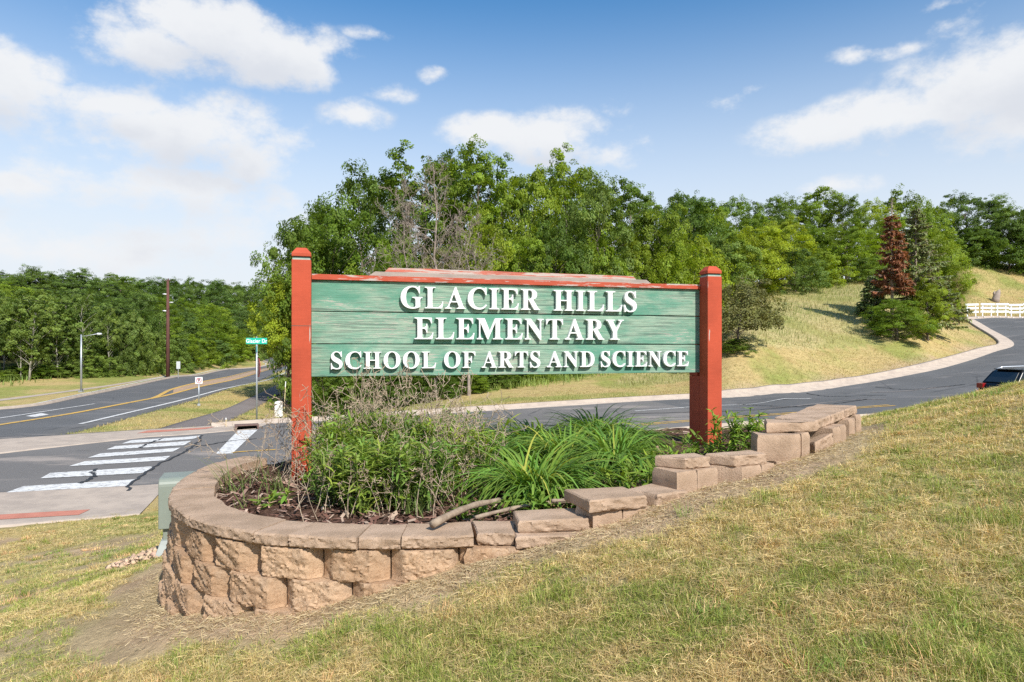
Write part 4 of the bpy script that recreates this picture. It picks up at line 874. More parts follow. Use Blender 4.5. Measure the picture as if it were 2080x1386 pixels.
# white pedestal, stakes and drain
p = foot(566, 848); k = p.y / FPX
def arch(wd, hh, n=8):
    r = wd / 2; e = r * .45; return [(-r, 0), (r, 0)] + [(r * math.cos(a), hh - e + e * math.sin(a)) for a in np.linspace(0, math.pi, n)]
t = thing('cable_pedestal', 'white round-topped cable pedestal in the grass behind the street name post', 'pedestal', p, face_rot(p)); MB().prism(arch(15.5 * k, 33 * k), -.13, .13).build('cover', [plain('pedestal_white', (.70, .69, .64), .5)], t, bevel=.012); MB().box((0, 0, .05), (14 * k, .24, .2)).build('base', [M['galv']], t)
for (px, py, yt, lab) in ((576, 850, 776, 'tall thin tan marker stake beside the white pedestal'), (459, 868, 850, 'short pale marker stake at the end of the trail')):
    p = foot(px, py); k = p.y / FPX; t = thing('marker_stake', lab, 'stake', p, 0, None); MB().tube([(0, 0, -.1), (.10 if px > 500 else 0, 0, (py - yt) * k)], .018, 5).build('rod', [plain('stake_tan', (.60, .47, .28), .6)], t)
    MB().tube([(.08 if px > 500 else 0, 0, (py - yt) * k * .86), (.10 if px > 500 else 0, 0, (py - yt) * k + .02)], .022, 5).build('tip', [M['white_metal']], t)
pa = ray(474, 876, 9); pb = ray(523, 872, 9); cen = ((pa[0] + pb[0]) / 2, (pa[1] + pb[1]) / 2); zc = float(H(*cen)); ln = math.hypot(pb[0] - pa[0], pb[1] - pa[1])
t = thing('storm_drain', 'rusty steel kerb inlet of a storm drain below the street name sign', 'storm drain', (cen[0], cen[1] + .12, zc), math.atan2(pb[1] - pa[1], pb[0] - pa[0])); M['rust'] = plain('rusty_steel', (.16, .10, .085), .8, .2)
MB().box((0, .05, .17), (ln, .42, .045)).build('lid', [M['rust']], t, bevel=.01); MB().box((-ln / 2 + .03, 0, .08), (.06, .36, .15)).build('jamb', [M['rust']], t); MB().box((ln / 2 - .03, 0, .08), (.06, .36, .15)).build('jamb', [M['rust']], t); MB().box((0, .16, .08), (ln - .13, .06, .15)).build('throat', [plain('throat_shade', (.012, .011, .010), .9)], t)  # throat box is near-black: shade of the inlet opening put into its colour

# green electric pedestal beside the wall
p = Vector((-3.19, 6.75, 0)); p.z = float(H(p.x, p.y)); k = p.y / FPX
t = thing('electric_pedestal', 'pale green steel electric pedestal stencilled 240/120 behind the curved wall', 'electric box', p, R(21)); M['box_green'] = plain('box_green', (.205, .228, .190), .45, .4, 0, .06, 5); M['box_pale'] = plain('box_base', (.315, .335, .315), .6, .3, 0, .08, 5)
BW, BD = .50, .46; zt = -(962 - HY) * k - p.z; z0 = -(1060 - HY) * k - p.z
prof = [(-BD / 2, z0), (BD / 2, z0), (BD / 2, zt - .015)] + [(-BD / 2 + .075 - .075 * math.sin(a), zt - .075 + .075 * math.cos(a)) for a in np.linspace(0, math.pi / 2, 6)]
m = MB(); n = len(prof); m.add([(-BW / 2, y, z) for y, z in prof] + [(BW / 2, y, z) for y, z in prof], [tuple(range(n))[::-1], tuple(range(n, 2 * n))] + [(i, (i + 1) % n, (i + 1) % n + n, i + n) for i in range(n)])
bx = m.build('cabinet', [M['box_green']], t, bevel=.008)
lettering('15', .05, M['ink'], bx, (-.06, -BD / 2 - .001, zt - .19), .0015, .001, .8, 'stencil'); lettering('240/120', .05, M['ink'], bx, (-.075, -BD / 2 - .001, zt - .255), .0015, .001, .92, 'stencil')
MB().box((0, .005, z0 - .055), (BW - .07, BD - .08, .13)).build('plinth', [M['box_green']], t, bevel=.004)
m = MB(); a, b2 = BW / 2 - .02, BW / 2 + .10; z1 = z0 - .11; m.add([(sx * q, sy * q, z) for q, z in ((b2, z1 - .35), (a, z1)) for sx, sy in ((-1, -1), (1, -1), (1, 1), (-1, 1))], [(3, 2, 1, 0), (4, 5, 6, 7)] + [(i, (i + 1) % 4, (i + 1) % 4 + 4, i + 4) for i in range(4)]); m.build('ground_sleeve', [M['box_pale']], t, bevel=.006)
# stones dumped round it
def gravel():
    V = []; F = []; C = []; 
    for i in range(640):
        r = math.sqrt(rs.random()) * .95; a = rs.uniform(0, 2 * math.pi); x = p.x - .22 + r * math.cos(a) * .60; y = p.y + .05 + r * math.sin(a) * .50
        if math.hypot(x - p.x, y - p.y) < .30: continue
        s = rs.uniform(.014, .038); z = float(HG(x, y)) + s * .2 + .09 * max(0, 1 - r); q = rs.normal(0, .25, (6, 3)) * s; b = np.array([(s, 0, 0), (-s, 0, 0), (0, s * .8, 0), (0, -s * .8, 0), (0, 0, s * .6), (0, 0, -s * .6)]) + q; k_ = len(V)
        V += (b + (x, y, z)).tolist(); F += [[k_ + j for j in f] for f in ((0, 2, 4), (2, 1, 4), (1, 3, 4), (3, 0, 4), (2, 0, 5), (1, 2, 5), (3, 1, 5), (0, 3, 5))]; c = rs.uniform(.8, 1.2); C += [(.52 * c, .37 * c * rs.uniform(.9, 1.05), .25 * c)] * 6
    o = bpy.data.objects.new('gravel', np_mesh('gravel', V, F, M['mulch'], C)); link(o); o['kind'] = 'stuff'
HG = lambda x, y: H(x, y) + (fbm(np.asarray(x) * 3, np.asarray(y) * 3, 8) - .5) * .05
gravel()
# logs lying on the mulch
def log(pts, r0, r1, label):
    o = bpy.data.objects.new('fallen_branch', None); V = [Vector(q) for q in pts]; L = smooth_line(pts, 14); m = MB(); rad = np.linspace(r0, r1, 14) * (1 + .12 * np.sin(np.arange(14) * 1.7)); m.tube(L.tolist(), rad.tolist(), 8); bpy.data.objects.remove(o)
    c = L[0]; m.v = [tuple(np.array(v) - c) for v in m.v]; o = m.build('fallen_branch', [M['log']], None, True); o.location = Vector(c); tag(o, label, 'branch', 'fallen branches lying in the bed'); return o
def bp(px, py, z): d = FPX * z / (HY - py); return ((px - CX) / FPX * d, d, z)
log([bp(878, 1066, -.875), bp(915, 1046, -.86), bp(965, 1026, -.87), bp(1020, 1016, -.90)], .020, .016, 'thick bent branch lying over the cap blocks with its cut end to the front')
log([bp(965, 1052, -.93), bp(1010, 1040, -.92), bp(1080, 1026, -.91), bp(1182, 1016, -.90)], .011, .012, 'thin straight branch lying on the mulch below the big daylily')
log([bp(1112, 992, -.86), bp(1150, 994, -.87), bp(1192, 996, -.88)], .015, .012, 'short dark branch end sticking out under the big daylily')
log([bp(1120, 1018, -.86), bp(1150, 1016, -.86), bp(1188, 1011, -.86)], .011, .010, 'pale branch end poking out beside the doubled cap blocks')

# white barricades where the street is closed
def barricade():
    t = thing('barricade', '', 'barricade')
    for i in range(3): MB().box((0, -.05, .62 + i * .40), (1.40, .04, .22)).build('rail', [M['white_metal']], t)
    for x in (-.46, .40): MB().box((x, 0, .72), (.10, .06, 1.5)).build('upright', [M['white_metal']], t); MB().box((x, 0, .03), (.10, .9, .06)).build('foot', [M['white_metal']], t)
    return t
def copy_tree(o, parent=None):
    c = o.copy(); COL.objects.link(c); c.parent = parent
    for ch in list(o.children): copy_tree(ch, c)
    return c
bar0 = barricade()
for i, (px, py) in enumerate(((1974, 644.5), (2005, 644), (2035, 643.5), (2063.5, 642.5), (2092, 641.5))):
    t = bar0 if i == 0 else copy_tree(bar0); d = 74.5; X = (px - CX) / FPX * d; t.location = (X, d, float(H(X, d))); t.rotation_euler = (0, R((-1, 1.5, 0, -.5, 0)[i]), -.12 + (.03, -.05, .06, -.02, 0)[i]); t['group'] = 'white barricades across the closed street'
    t['label'] = ('white three-rail barricade at the left end of the row, leaning a little', 'white three-rail barricade second from the left end of the row', 'white three-rail barricade in the middle of the row', 'white three-rail barricade standing slightly raised near the right end of the row', 'white three-rail barricade cut off at the right edge of the photo')[i]
# weathered stump
p = foot(2021, 613, 60); k = p.y / FPX
m = MB(); m.tube([(0, 0, -.2), (.08, 0, 5 * k), (.25, 0, 13 * k), (.42, 0, 19 * k), (.62, 0, 25 * k)], [.50, .43, .36, .27, .03], 9); m.tube([(.1, .1, 10 * k), (-.05, .1, 18 * k), (.05, .1, 22 * k)], [.2, .14, .02], 6); o = m.build('stump', [M['bark_dead']], None, True); o.location = p; tag(o, 'grey leaning broken tree stump on the slope above the barricades', 'stump')

# ------------------------------------------------------------------ black SUV
def car():
    paint = plain('car_black', (.008, .009, .010), .28, .4, 0, .02); glass = plain('car_glass', (.02, .025, .028), .05, .8, 0, .02); rub = plain('tyre_rubber', (.02, .02, .02), .85); chrome = plain('rail_silver', (.62, .63, .65), .3, .6, .5, .03); lamp = plain('tail_lamp_red', (.26, .010, .010), .2, .5, 0, .05)
    ph = R(7); pos = Vector((22.05, 28.1, 0)); pos.z = float(H(pos.x, pos.y))
    t = thing('parked_car', 'black estate car with silver roof rails half hidden behind the grassy slope', 'car', pos, ph)
    hw = .93
    bot = [(-2.36, .42), (-2.3, .3), (2.25, .3), (2.36, .45)]; top = [(2.38, .72), (2.25, .90), (1.15, 1.04), (-1.9, 1.04), (-2.26, 1.02), (-2.38, .80)]
    prof = bot + top; n = len(prof); m = MB()
    def ring_(y, ins): return [(x * (1 - ins * .03), y, z if z < .9 else z - ins * .01) for x, z in prof]
    rows = [ring_(-hw + .10, 1), ring_(-hw, 0), ring_(hw, 0), ring_(hw - .10, 1)]; rows = [[(x * .985, -hw, z) for x, z in prof]] + [[(x, -hw + .12, z) for x, z in prof], [(x, hw - .12, z) for x, z in prof], [(x * .985, hw, z) for x, z in prof]]
    vs = [v for r_ in rows for v in r_]; fs = [tuple(range(n)), tuple(range(4 * n - 1, 3 * n - 1, -1))]
    for k in range(3): fs += [(k * n + i + n, k * n + (i + 1) % n + n, k * n + (i + 1) % n, k * n + i) for i in range(n)]
    body = m.add(vs, fs).build('body', [paint], t, bevel=.05, seg=3)
    gh = [(-2.22, 1.03), (-1.86, 1.50), (-1.70, 1.58), (-.9, 1.635), (.2, 1.62), (.42, 1.57), (1.2, 1.03)]
    def cab(x, z): return hw - .05 - (z - 1.03) * .30
    m = MB(); g = len(gh); m.add([(x, -cab(x, z), z) for x, z in gh] + [(x, cab(x, z), z) for x, z in gh], [tuple(range(g - 1, -1, -1)), tuple(range(g, 2 * g))] + [(i, i + 1, i + 1 + g, i + g) for i in range(g - 1)] + [(g - 1, 0, g, 2 * g - 1)])
    m.build('cabin', [paint], t, bevel=.03, seg=3)
    def side_glass(q, s): o = MB(); y = [s * (cab(x, z) + .012) for x, z in q]; k = len(q); o.add([(x, yy, z) for (x, z), yy in zip(q, y)] + [(x, yy - s * .02, z) for (x, z), yy in zip(q, y)], [tuple(range(k)) if s > 0 else tuple(range(k))[::-1], tuple(range(2 * k - 1, k - 1, -1)) if s > 0 else tuple(range(k, 2 * k))] + [(i, (i + 1) % k, (i + 1) % k + k, i + k) for i in range(k)]); return o.build('window', [glass], t)
    for s in (-1, 1):
        side_glass([(-1.86, 1.09), (-1.02, 1.09), (-1.02, 1.50), (-1.62, 1.46)], s); side_glass([(-.90, 1.09), (-.02, 1.09), (-.06, 1.53), (-.90, 1.51)], s); side_glass([(.08, 1.09), (.98, 1.09), (.40, 1.48), (.04, 1.53)], s)
        MB().tube([(-1.72, s * .66, 1.60), (-1.45, s * .66, 1.68), (-.4, s * .66, 1.71), (.2, s * .66, 1.66), (.3, s * .66, 1.62)], .028, 6).build('roof_rail', [chrome], t, True)
        l = MB(); vs, fs = shell(3, 2, 3, lambda u, v, w: (-2.40 + .26 * u, s * (.62 + .325 * v - .02 * u), .80 + .20 * w + .02 * u)); l.add(vs, fs); l.build('tail_lamp', [lamp], t, bevel=.01)
        for x in (-1.42, 1.42):
            wv = MB(); a = [(x + .345 * math.cos(q), .345 + .345 * math.sin(q)) for q in np.linspace(0, 2 * math.pi, 25)[:-1]]; wv.prism(a, s * .72, s * .94); wh = wv.build('wheel', [rub], t, bevel=.02); r2 = [(x + .22 * math.cos(q), .345 + .22 * math.sin(q)) for q in np.linspace(0, 2 * math.pi, 19)[:-1]]; MB().prism(r2, s * .93, s * .955).build('rim', [chrome], wh)
    rg = MB(); q = [(-2.20, 1.08), (-1.88, 1.49)]; rg.add([(q[0][0] - .012, -.70, q[0][1]), (q[0][0] - .012, .70, q[0][1]), (q[1][0] - .012, .60, q[1][1]), (q[1][0] - .012, -.60, q[1][1]), (q[0][0] + .03, -.70, q[0][1]), (q[0][0] + .03, .70, q[0][1]), (q[1][0] + .03, .60, q[1][1]), (q[1][0] + .03, -.60, q[1][1])], [(0, 3, 2, 1), (4, 5, 6, 7), (0, 1, 5, 4), (1, 2, 6, 5), (2, 3, 7, 6), (3, 0, 4, 7)]); rg.build('rear_window', [glass], t)
    MB().box((-2.37, 0, .78), (.03, .52, .14)).build('number_plate', [M['white_metal']], t); MB().box((-1.80, 0, 1.60), (.22, 1.2, .03)).build('spoiler', [paint], t, bevel=.01); MB().box((-2.36, 0, .45), (.12, 1.7, .22)).build('bumper', [paint], t, bevel=.04)
car()

# ------------------------------------------------------------------ vegetation tools
def straps(base, az, el, length, droop, width, nseg, prof='blade', twist=0.0, rng=rs):
    """bent ribbons: start point, heading, starting elevation, length, total droop (radians), width"""
    n = len(base); t = np.linspace(0, 1, nseg + 1); e = el[:, None] - droop[:, None] * t[None] ** 1.15
    st = (length / nseg)[:, None]; em = (e[:, 1:] + e[:, :-1]) / 2
    r = np.concatenate([np.zeros((n, 1)), np.cumsum(np.cos(em) * st, 1)], 1); z = np.concatenate([np.zeros((n, 1)), np.cumsum(np.sin(em) * st, 1)], 1)
    ca, sa = np.cos(az)[:, None], np.sin(az)[:, None]; P = np.stack([base[:, :1] + r * ca, base[:, 1:2] + r * sa, base[:, 2:3] + z], -1)
    w = {'blade': np.maximum(1 - t ** 1.6, .04), 'lance': np.maximum(np.sin(np.pi * np.clip(t * .9 + .08, 0, 1)) ** .8, .05), 'strap': np.maximum((1 - t ** 3) * (.55 + .45 * np.sin(np.pi * np.minimum(t * 1.6, .5))), .04)}[prof]
    tw = rng.uniform(-1, 1, n)[:, None] * twist; side = np.stack([-sa * np.cos(tw) + 0 * r, ca * np.cos(tw) + 0 * r, np.sin(tw) + 0 * r], -1) * (w[None] * width[:, None] / 2)[..., None]
    V = np.stack([P - side, P + side], 2).reshape(n, -1, 3); m = 2 * (nseg + 1); b = np.arange(n)[:, None, None] * m; s = np.arange(nseg)[None, :, None] * 2
    F = (b + s + np.array([0, 1, 3, 2])[None, None]).reshape(-1, 4); return V.reshape(-1, 3), F, m
def segs(A, B, ra, rb, k=3):
    A = np.asarray(A, float); B = np.asarray(B, float); n = len(A); d = B - A; d /= np.linalg.norm(d, axis=1)[:, None] + 1e-9; h = np.where(np.abs(d[:, 2:3]) < .9, [[0, 0, 1.0]], [[1.0, 0, 0]]); u = np.cross(d, h); u /= np.linalg.norm(u, axis=1)[:, None]; v = np.cross(d, u)
    a = np.arange(k) * 2 * np.pi / k; o = u[:, None] * np.cos(a)[None, :, None] + v[:, None] * np.sin(a)[None, :, None]
    V = np.concatenate([A[:, None] + o * np.asarray(ra)[:, None, None], B[:, None] + o * np.asarray(rb)[:, None, None]], 1).reshape(-1, 3); b = np.arange(n)[:, None, None] * 2 * k; i = np.arange(k)[None, :, None]; j = (i + 1) % k
    F = np.concatenate([b + i, b + j, b + j + k, b + i + k], -1).reshape(-1, 4); return V, F
def join(parts):
    V = []; F = []; C = []; o = 0
    for v, f, c in parts: V.append(v); F.append(f + o); C.append(c); o += len(v)
    return np.concatenate(V), np.concatenate(F), np.concatenate(C)
def leaf_cards(P, N, size, rng, ar=.55):
    n = len(P); N = N / (np.linalg.norm(N, axis=1)[:, None] + 1e-9); r = rng.normal(0, 1, (n, 3)); u = np.cross(N, r); u /= np.linalg.norm(u, axis=1)[:, None] + 1e-9; v = np.cross(N, u); s = size[:, None]
    V = np.stack([P - u * s * .5, P + v * s * ar * .5 - u * s * .05, P + u * s * .5 - N * s * .12, P - v * s * ar * .5 - u * s * .05], 1).reshape(-1, 3); F = (np.arange(n)[:, None] * 4 + np.arange(4)[None]); return V, F

# ------------------------------------------------------------------ tree stock
def crown(seed, Wd, Ht, z0, prof, nl, ns, nleaf, leaf, spread=1.0, airy=.0):
    g = np.random.default_rng(seed); P = []; N = []; T = []; lobes = []
    for i in range(nl):
        zz = (i + g.random()) / nl; a = i * 2.39996 + g.normal(0, .35); rad = Wd / 2 * prof(zz) * math.sqrt(g.uniform(.12, 1.0)) * g.uniform(.8, 1.08); lr = Wd * g.uniform(.13, .205) * (.6 + .4 * prof(zz))
        c = np.array([rad * math.cos(a), rad * math.sin(a), z0 + (Ht - z0) * (.04 + .93 * zz) - lr * .55]); lobes.append((c, lr)); tone = g.uniform(.74, 1.18)
        for j in range(ns):
            dv = g.normal(0, 1, 3); dv[2] = dv[2] * .75 + .25; dv += np.array([math.cos(a), math.sin(a), 0]) * .5 * rad / (Wd / 2); dv /= np.linalg.norm(dv); sc = c + dv * lr * g.uniform(.55, 1.12) * spread; m = int(nleaf * g.uniform(.5, 1.4)); sr_ = lr * g.uniform(.25, .42)
            q = g.normal(0, 1, (m, 3)); q *= np.minimum(1, 1.55 / (np.linalg.norm(q, axis=1) + 1e-9))[:, None]; q *= np.array([1, 1, .62]); p_ = sc + q * sr_ * .72; P.append(p_); N.append(dv * .75 + np.array([0, 0, .45]) + g.normal(0, .32, (m, 3))); k = tone * g.uniform(.86, 1.14); hue = g.normal(0, .05, (m, 1)); b = g.uniform(.82, 1.18, (m, 1)) * k; T.append(np.concatenate([b * (1 + hue), b, b * (1 - hue * 1.5)], 1))
    P = np.concatenate(P); N = np.concatenate(N); T = np.concatenate(T); V, F = leaf_cards(P, N, leaf * g.uniform(.6, 1.35, len(P)), g, .62); return V, F, np.repeat(T, 4, 0), lobes
def limbs(seed, lobes, Ht, tr, ztop=.72, lean=.0, pts=6):
    g = np.random.default_rng(seed + 99); m = MB(); L = [(g.normal(0, .012) * Ht * i / pts + lean * i, g.normal(0, .012) * Ht * i / pts, Ht * ztop * i / pts - (.3 if i == 0 else 0)) for i in range(pts + 1)]; m.tube(L, [tr * (1 - .78 * i / pts) * (1.25 if i == 0 else 1) for i in range(pts + 1)], 7)
    for c, lr in lobes:
        if c[2] < Ht * .12: continue
        zb = max(Ht * .1, min(c[2] - Ht * g.uniform(.08, .2), Ht * ztop * .97)); i = zb / (Ht * ztop) * pts; k = min(int(i), pts - 1); f = i - k; s = [L[k][q] * (1 - f) + L[k + 1][q] * f for q in range(3)]; r0 = tr * (1 - .78 * zb / (Ht * ztop)) * .45; mid = [(s[0] + c[0]) / 2, (s[1] + c[1]) / 2, s[2] * .4 + c[2] * .6 - .1 * lr]; m.tube([s, mid, list(c)], [max(r0, .02), max(r0 * .6, .015), .012], 4, False)
    return m
PROF = {'oak': lambda z: (math.sin(math.pi * min(1, z * .73 + .18) ** .9)) ** .62, 'tall': lambda z: .25 + .75 * math.sin(math.pi * min(1, z * .82 + .1)) ** .75, 'bush': lambda z: math.sqrt(max(0, 1 - (z * .98) ** 2.2)) * .97 + .03, 'aspen': lambda z: .35 + .65 * math.sin(math.pi * min(1, z * .9 + .08)), 'flat': lambda z: math.sin(math.pi * (.22 + .70 * z)) ** .5}
STOCK = {}
def stock(key, kind, seed, Wd, Ht, z0, nl, ns, nleaf, leaf, tr, lean=0.0, spread=1.0):
    V, F, T, lobes = crown(seed, Wd, Ht, z0, PROF[kind], nl, ns, nleaf, leaf, spread); STOCK[key] = (np_mesh('crown', V, F, None, T), limbs(seed, lobes, Ht, tr, .80 if kind in ('tall', 'aspen') else .66, lean).mesh('trunk', [M['bark']], True), Wd, Ht)
    STOCK[key][0].materials.append(None)
stock('oak0', 'oak', 1, 8.5, 11, 1.6, 36, 11, 72, .19, .24); stock('oak1', 'oak', 2, 8.5, 11, 1.2, 38, 11, 68, .19, .24); stock('oak2', 'oak', 3, 8.0, 11, 2.0, 33, 11, 74, .18, .22)
stock('tall0', 'tall', 4, 6.2, 13, 1.8, 38, 10, 68, .18, .2); stock('tall1', 'tall', 5, 6.2, 13, 1.2, 36, 11, 66, .18, .2)
stock('bush0', 'bush', 6, 6.0, 5.0, .0, 32, 10, 66, .16, .10); stock('bush1', 'bush', 7, 6.0, 5.0, .0, 30, 11, 64, .16, .10)
stock('aspen0', 'aspen', 8, 4.6, 9, 2.4, 26, 8, 46, .17, .10, .04); stock('aspen1', 'aspen', 9, 4.6, 9, 3.2, 22, 8, 46, .17, .10, -.05); stock('aspen2', 'aspen', 10, 4.6, 9, 1.8, 26, 8, 46, .17, .11, .09)
stock('high', 'oak', 12, 8.0, 11, 4.6, 34, 11, 70, .18, .24); stock('crab', 'flat', 11, 5.2, 4.0, 1.45, 36, 10, 46, .125, .085, .05, 1.1)
LEAF = {'deep': mat_leaf('leaf_deep', (0.129, 0.197, 0.029), .42, .22), 'mid': mat_leaf('leaf_mid', (0.195, 0.277, 0.028), .44, .25), 'bright': mat_leaf('leaf_bright', (0.280, 0.348, 0.033), .46, .22), 'olive': mat_leaf('leaf_olive', (.18, .195, .06), .30, .2), 'dull': mat_leaf('leaf_dull', (0.174, 0.246, 0.054), .42, .22), 'far': mat_leaf('leaf_far', (0.135, 0.206, 0.044), .42, .22), 'aspen': mat_leaf('leaf_aspen', (0.210, 0.283, 0.065), .44, .2), 'crab': mat_leaf('leaf_crab', (.165, .165, .052), .3, .15), 'weed': mat_leaf('weed_leaf', (.225, .325, .070), .38, .25), 'lily': mat_leaf('lily_leaf', (0.162, 0.284, 0.053), .38, .15)}
def slot(o, mt):
    o.material_slots[0].link = 'OBJECT'; o.material_slots[0].material = mt
TN = 0
ORD = 'first second third fourth fifth sixth seventh eighth ninth tenth eleventh twelfth thirteenth fourteenth fifteenth sixteenth seventeenth eighteenth nineteenth twentieth'.split()
ORD += ['twenty-' + q for q in ORD[:9]] + ['thirtieth'] + ['thirty-' + q for q in ORD[:9]]
def tree(key, X, Y, Htot, Wd, leafm, label, cat='tree', group=None, bark=None, rz=None, name='tree'):
    global TN; TN += 1; cm, tm, w0, h0 = STOCK[key]; r = random.Random(TN); z = float(H(X, Y)); t = thing(name, label, cat, (X, Y, z - .05), r.uniform(0, 6.28) if rz is None else rz, group); t.scale = (Wd / w0, Wd / w0, Htot / h0)
    c = bpy.data.objects.new('crown', cm); link(c, t); slot(c, LEAF[leafm]); k = bpy.data.objects.new('trunk', tm); link(k, t)
    if bark: slot(k, M[bark])
    return t
def tree_px(key, px, d, ytop, wpx, leafm, label, **kw):
    X = (px - CX) / FPX * d; return tree(key, X, d, max(.8, (HY - ytop) / FPX * d - float(H(X, d))), wpx / FPX * d, leafm, label, **kw)

# ------------------------------------------------------------------ the wood behind the sign
G1 = 'trees of the wood behind the sign'
for a in [('high', 610, 43.0, 446, 160, 'deep', 'dark green tree at the left edge of the wood, overhanging the trail'), ('oak0', 668, 46, 402, 225, 'mid', 'broad tree above the left post, one step below the highest crowns'),
          ('oak2', 730, 50, 333, 205, 'deep', 'dark rounded tree rising left of the bare dead trees'), ('tall1', 862, 51, 294, 205, 'mid', 'tall tree directly behind the tallest bare dead tree'),
          ('tall0', 968, 49, 282, 170, 'mid', 'tallest tree of the wood, above the word GLACIER'), ('oak1', 1075, 50, 335, 150, 'bright', 'yellow-green tree just right of the tallest crown'), ('tall1', 1150, 52, 300, 165, 'mid', 'second tallest tree, above the gap between GLACIER and HILLS'),
          ('oak2', 1212, 49, 352, 150, 'dull', 'greyish green tree above the word HILLS'), ('tall0', 1278, 54, 358, 150, 'deep', 'dark narrow tree above the end of the word HILLS'), ('oak0', 1345, 52, 412, 150, 'bright', 'yellow-green tree above the right end of the sign'),
          ('oak1', 1405, 66, 388, 160, 'deep', 'dark distant tree showing just left of the right post top'), ('bush1', 1408, 56, 478, 150, 'bright', 'light green rounded tree beside the right post')]:
    tree_px(*a, group=G1)
for i, (px, d, yt, w, lm, key) in enumerate([(640, 41.5, 560, 150, 'deep', 'bush0'), (720, 42, 545, 150, 'mid', 'bush1'), (800, 43, 470, 140, 'mid', 'oak1'), (900, 44, 500, 150, 'olive', 'oak0'), (985, 44, 430, 130, 'bright', 'oak2'), (1060, 45.5, 470, 140, 'mid', 'oak1'), (1130, 46.5, 440, 140, 'deep', 'oak2'), (1215, 48, 470, 140, 'mid', 'bush0'), (1290, 50.5, 470, 130, 'bright', 'oak0'), (1350, 52, 520, 110, 'mid', 'bush1'),
                                       (790, 58, 345, 150, 'deep', 'oak0'), (920, 60, 300, 170, 'deep', 'tall0'), (1020, 60, 318, 150, 'mid', 'tall1'), (1110, 62, 330, 160, 'deep', 'oak1'), (1190, 64, 345, 140, 'mid', 'tall0'), (1310, 70, 392, 150, 'deep', 'oak0'), (660, 60, 420, 140, 'deep', 'oak2')]):
    tree_px(key, px, d, yt, w, lm, ORD[i] + ' filler tree between the tall crowns of the wood behind the sign', group='filling trees of the wood behind the sign')
for i, (px, d, yt, w, lm) in enumerate([(625, 37.6, 762, 80, 'deep'), (660, 36.2, 752, 105, 'deep'), (705, 36.0, 745, 115, 'deep'), (765, 36.3, 748, 120, 'deep'), (820, 36.6, 752, 115, 'deep'), (880, 37.6, 755, 120, 'deep'), (945, 39.0, 755, 115, 'mid'), (1010, 41.0, 752, 110, 'deep'), (1080, 43.5, 745, 110, 'mid'), (1150, 45, 735, 110, 'deep'), (1220, 47, 715, 110, 'mid'), (1300, 50, 690, 110, 'deep'), (1370, 53, 668, 110, 'mid')]):
    tree_px(('bush0', 'bush1')[i % 2], px, d, yt, w, lm, ORD[i] + ' bush from the left along the foot of the wood behind the sign', cat='bush', group='bushes along the foot of the wood', name='bush')
t = tree_px('high', 585, 42.5, 560, 130, 'bright', 'drooping yellow-green branch mass hanging over the trail left of the sign', cat='tree', group=G1)
tree_px('bush0', 622, 43, 700, 70, 'deep', 'dark low bush at the trail edge behind the left post', cat='bush', group='bushes along the foot of the wood', name='bush')
# right hand wood on the slope
G2 = 'trees on the slope to the right of the sign'
for a in [('oak2', 1440, 68, 412, 120, 'mid', 'mid green tree standing right of the right post, behind a lighter one'), ('bush0', 1478, 60, 470, 150, 'dull', 'soft grey-green rounded tree above the small bent crabapple'), ('oak1', 1545, 64, 452, 140, 'bright', 'pale yellow-green tree with a fine feathery crown on the slope'),
          ('bush1', 1615, 64, 500, 120, 'dull', 'low rounded dark bush-like tree at the meadow edge'), ('bush0', 1668, 69, 505, 110, 'bright', 'bright green low tree beside the rounded dark one'), ('oak0', 1720, 76, 455, 130, 'mid', 'broad tree with layered branches left of the dead spruce'), ('bush1', 1765, 70, 520, 90, 'deep', 'dark green low tree touching the dead spruce')]:
    tree_px(*a, group=G2)
for i, (px, d, yt, w, lm, key) in enumerate([(1390, 88, 385, 110, 'deep', 'oak0'), (1495, 86, 396, 120, 'mid', 'oak1'), (1560, 88, 402, 120, 'deep', 'oak2'), (1615, 90, 394, 110, 'mid', 'oak0'), (1668, 92, 376, 110, 'mid', 'tall0'), (1710, 90, 396, 100, 'deep', 'oak2'), (1770, 92, 402, 120, 'bright', 'oak1'), (1838, 94, 382, 130, 'mid', 'oak0'), (1895, 96, 408, 100, 'mid', 'oak2'), (1650, 78, 455, 110, 'mid', 'oak1'), (1530, 76, 435, 110, 'mid', 'oak2'), (1900, 92, 450, 110, 'bright', 'oak1'), (1590, 74, 440, 110, 'bright', 'oak0'), (1450, 78, 410, 110, 'mid', 'oak1'), (1800, 84, 440, 120, 'mid', 'oak2')]):
    tree_px(key, px, d, yt, w, lm, ORD[i] + ' tree of the back row along the top of the meadow', group='back row of trees above the meadow')
for a in [('oak0', 1962, 106, 388, 120, 'far', 'dark spreading tree at the left of the dark group on the far right skyline'), ('oak2', 2022, 104, 398, 110, 'far', 'dark tree in the middle of the far right group'), ('oak1', 2075, 102, 412, 120, 'deep', 'dark tree at the right edge of the photo'),
          ('bush0', 1985, 101, 455, 110, 'deep', 'dense dark green tree reaching the ground above the barricades'), ('bush1', 2050, 100.5, 450, 120, 'deep', 'dense dark tree reaching the ground at the far right'), ('bush0', 1930, 101, 470, 80, 'mid', 'sunlit green tree right behind the spruces')]: tree_px(*a, group='dark trees at the far right')
for i, px in enumerate((2125, 2185)): tree_px('oak1', px, 100, 415, 130, 'deep', ORD[i] + ' dark tree beyond the right edge of the photo', group='dark trees beyond the right edge')
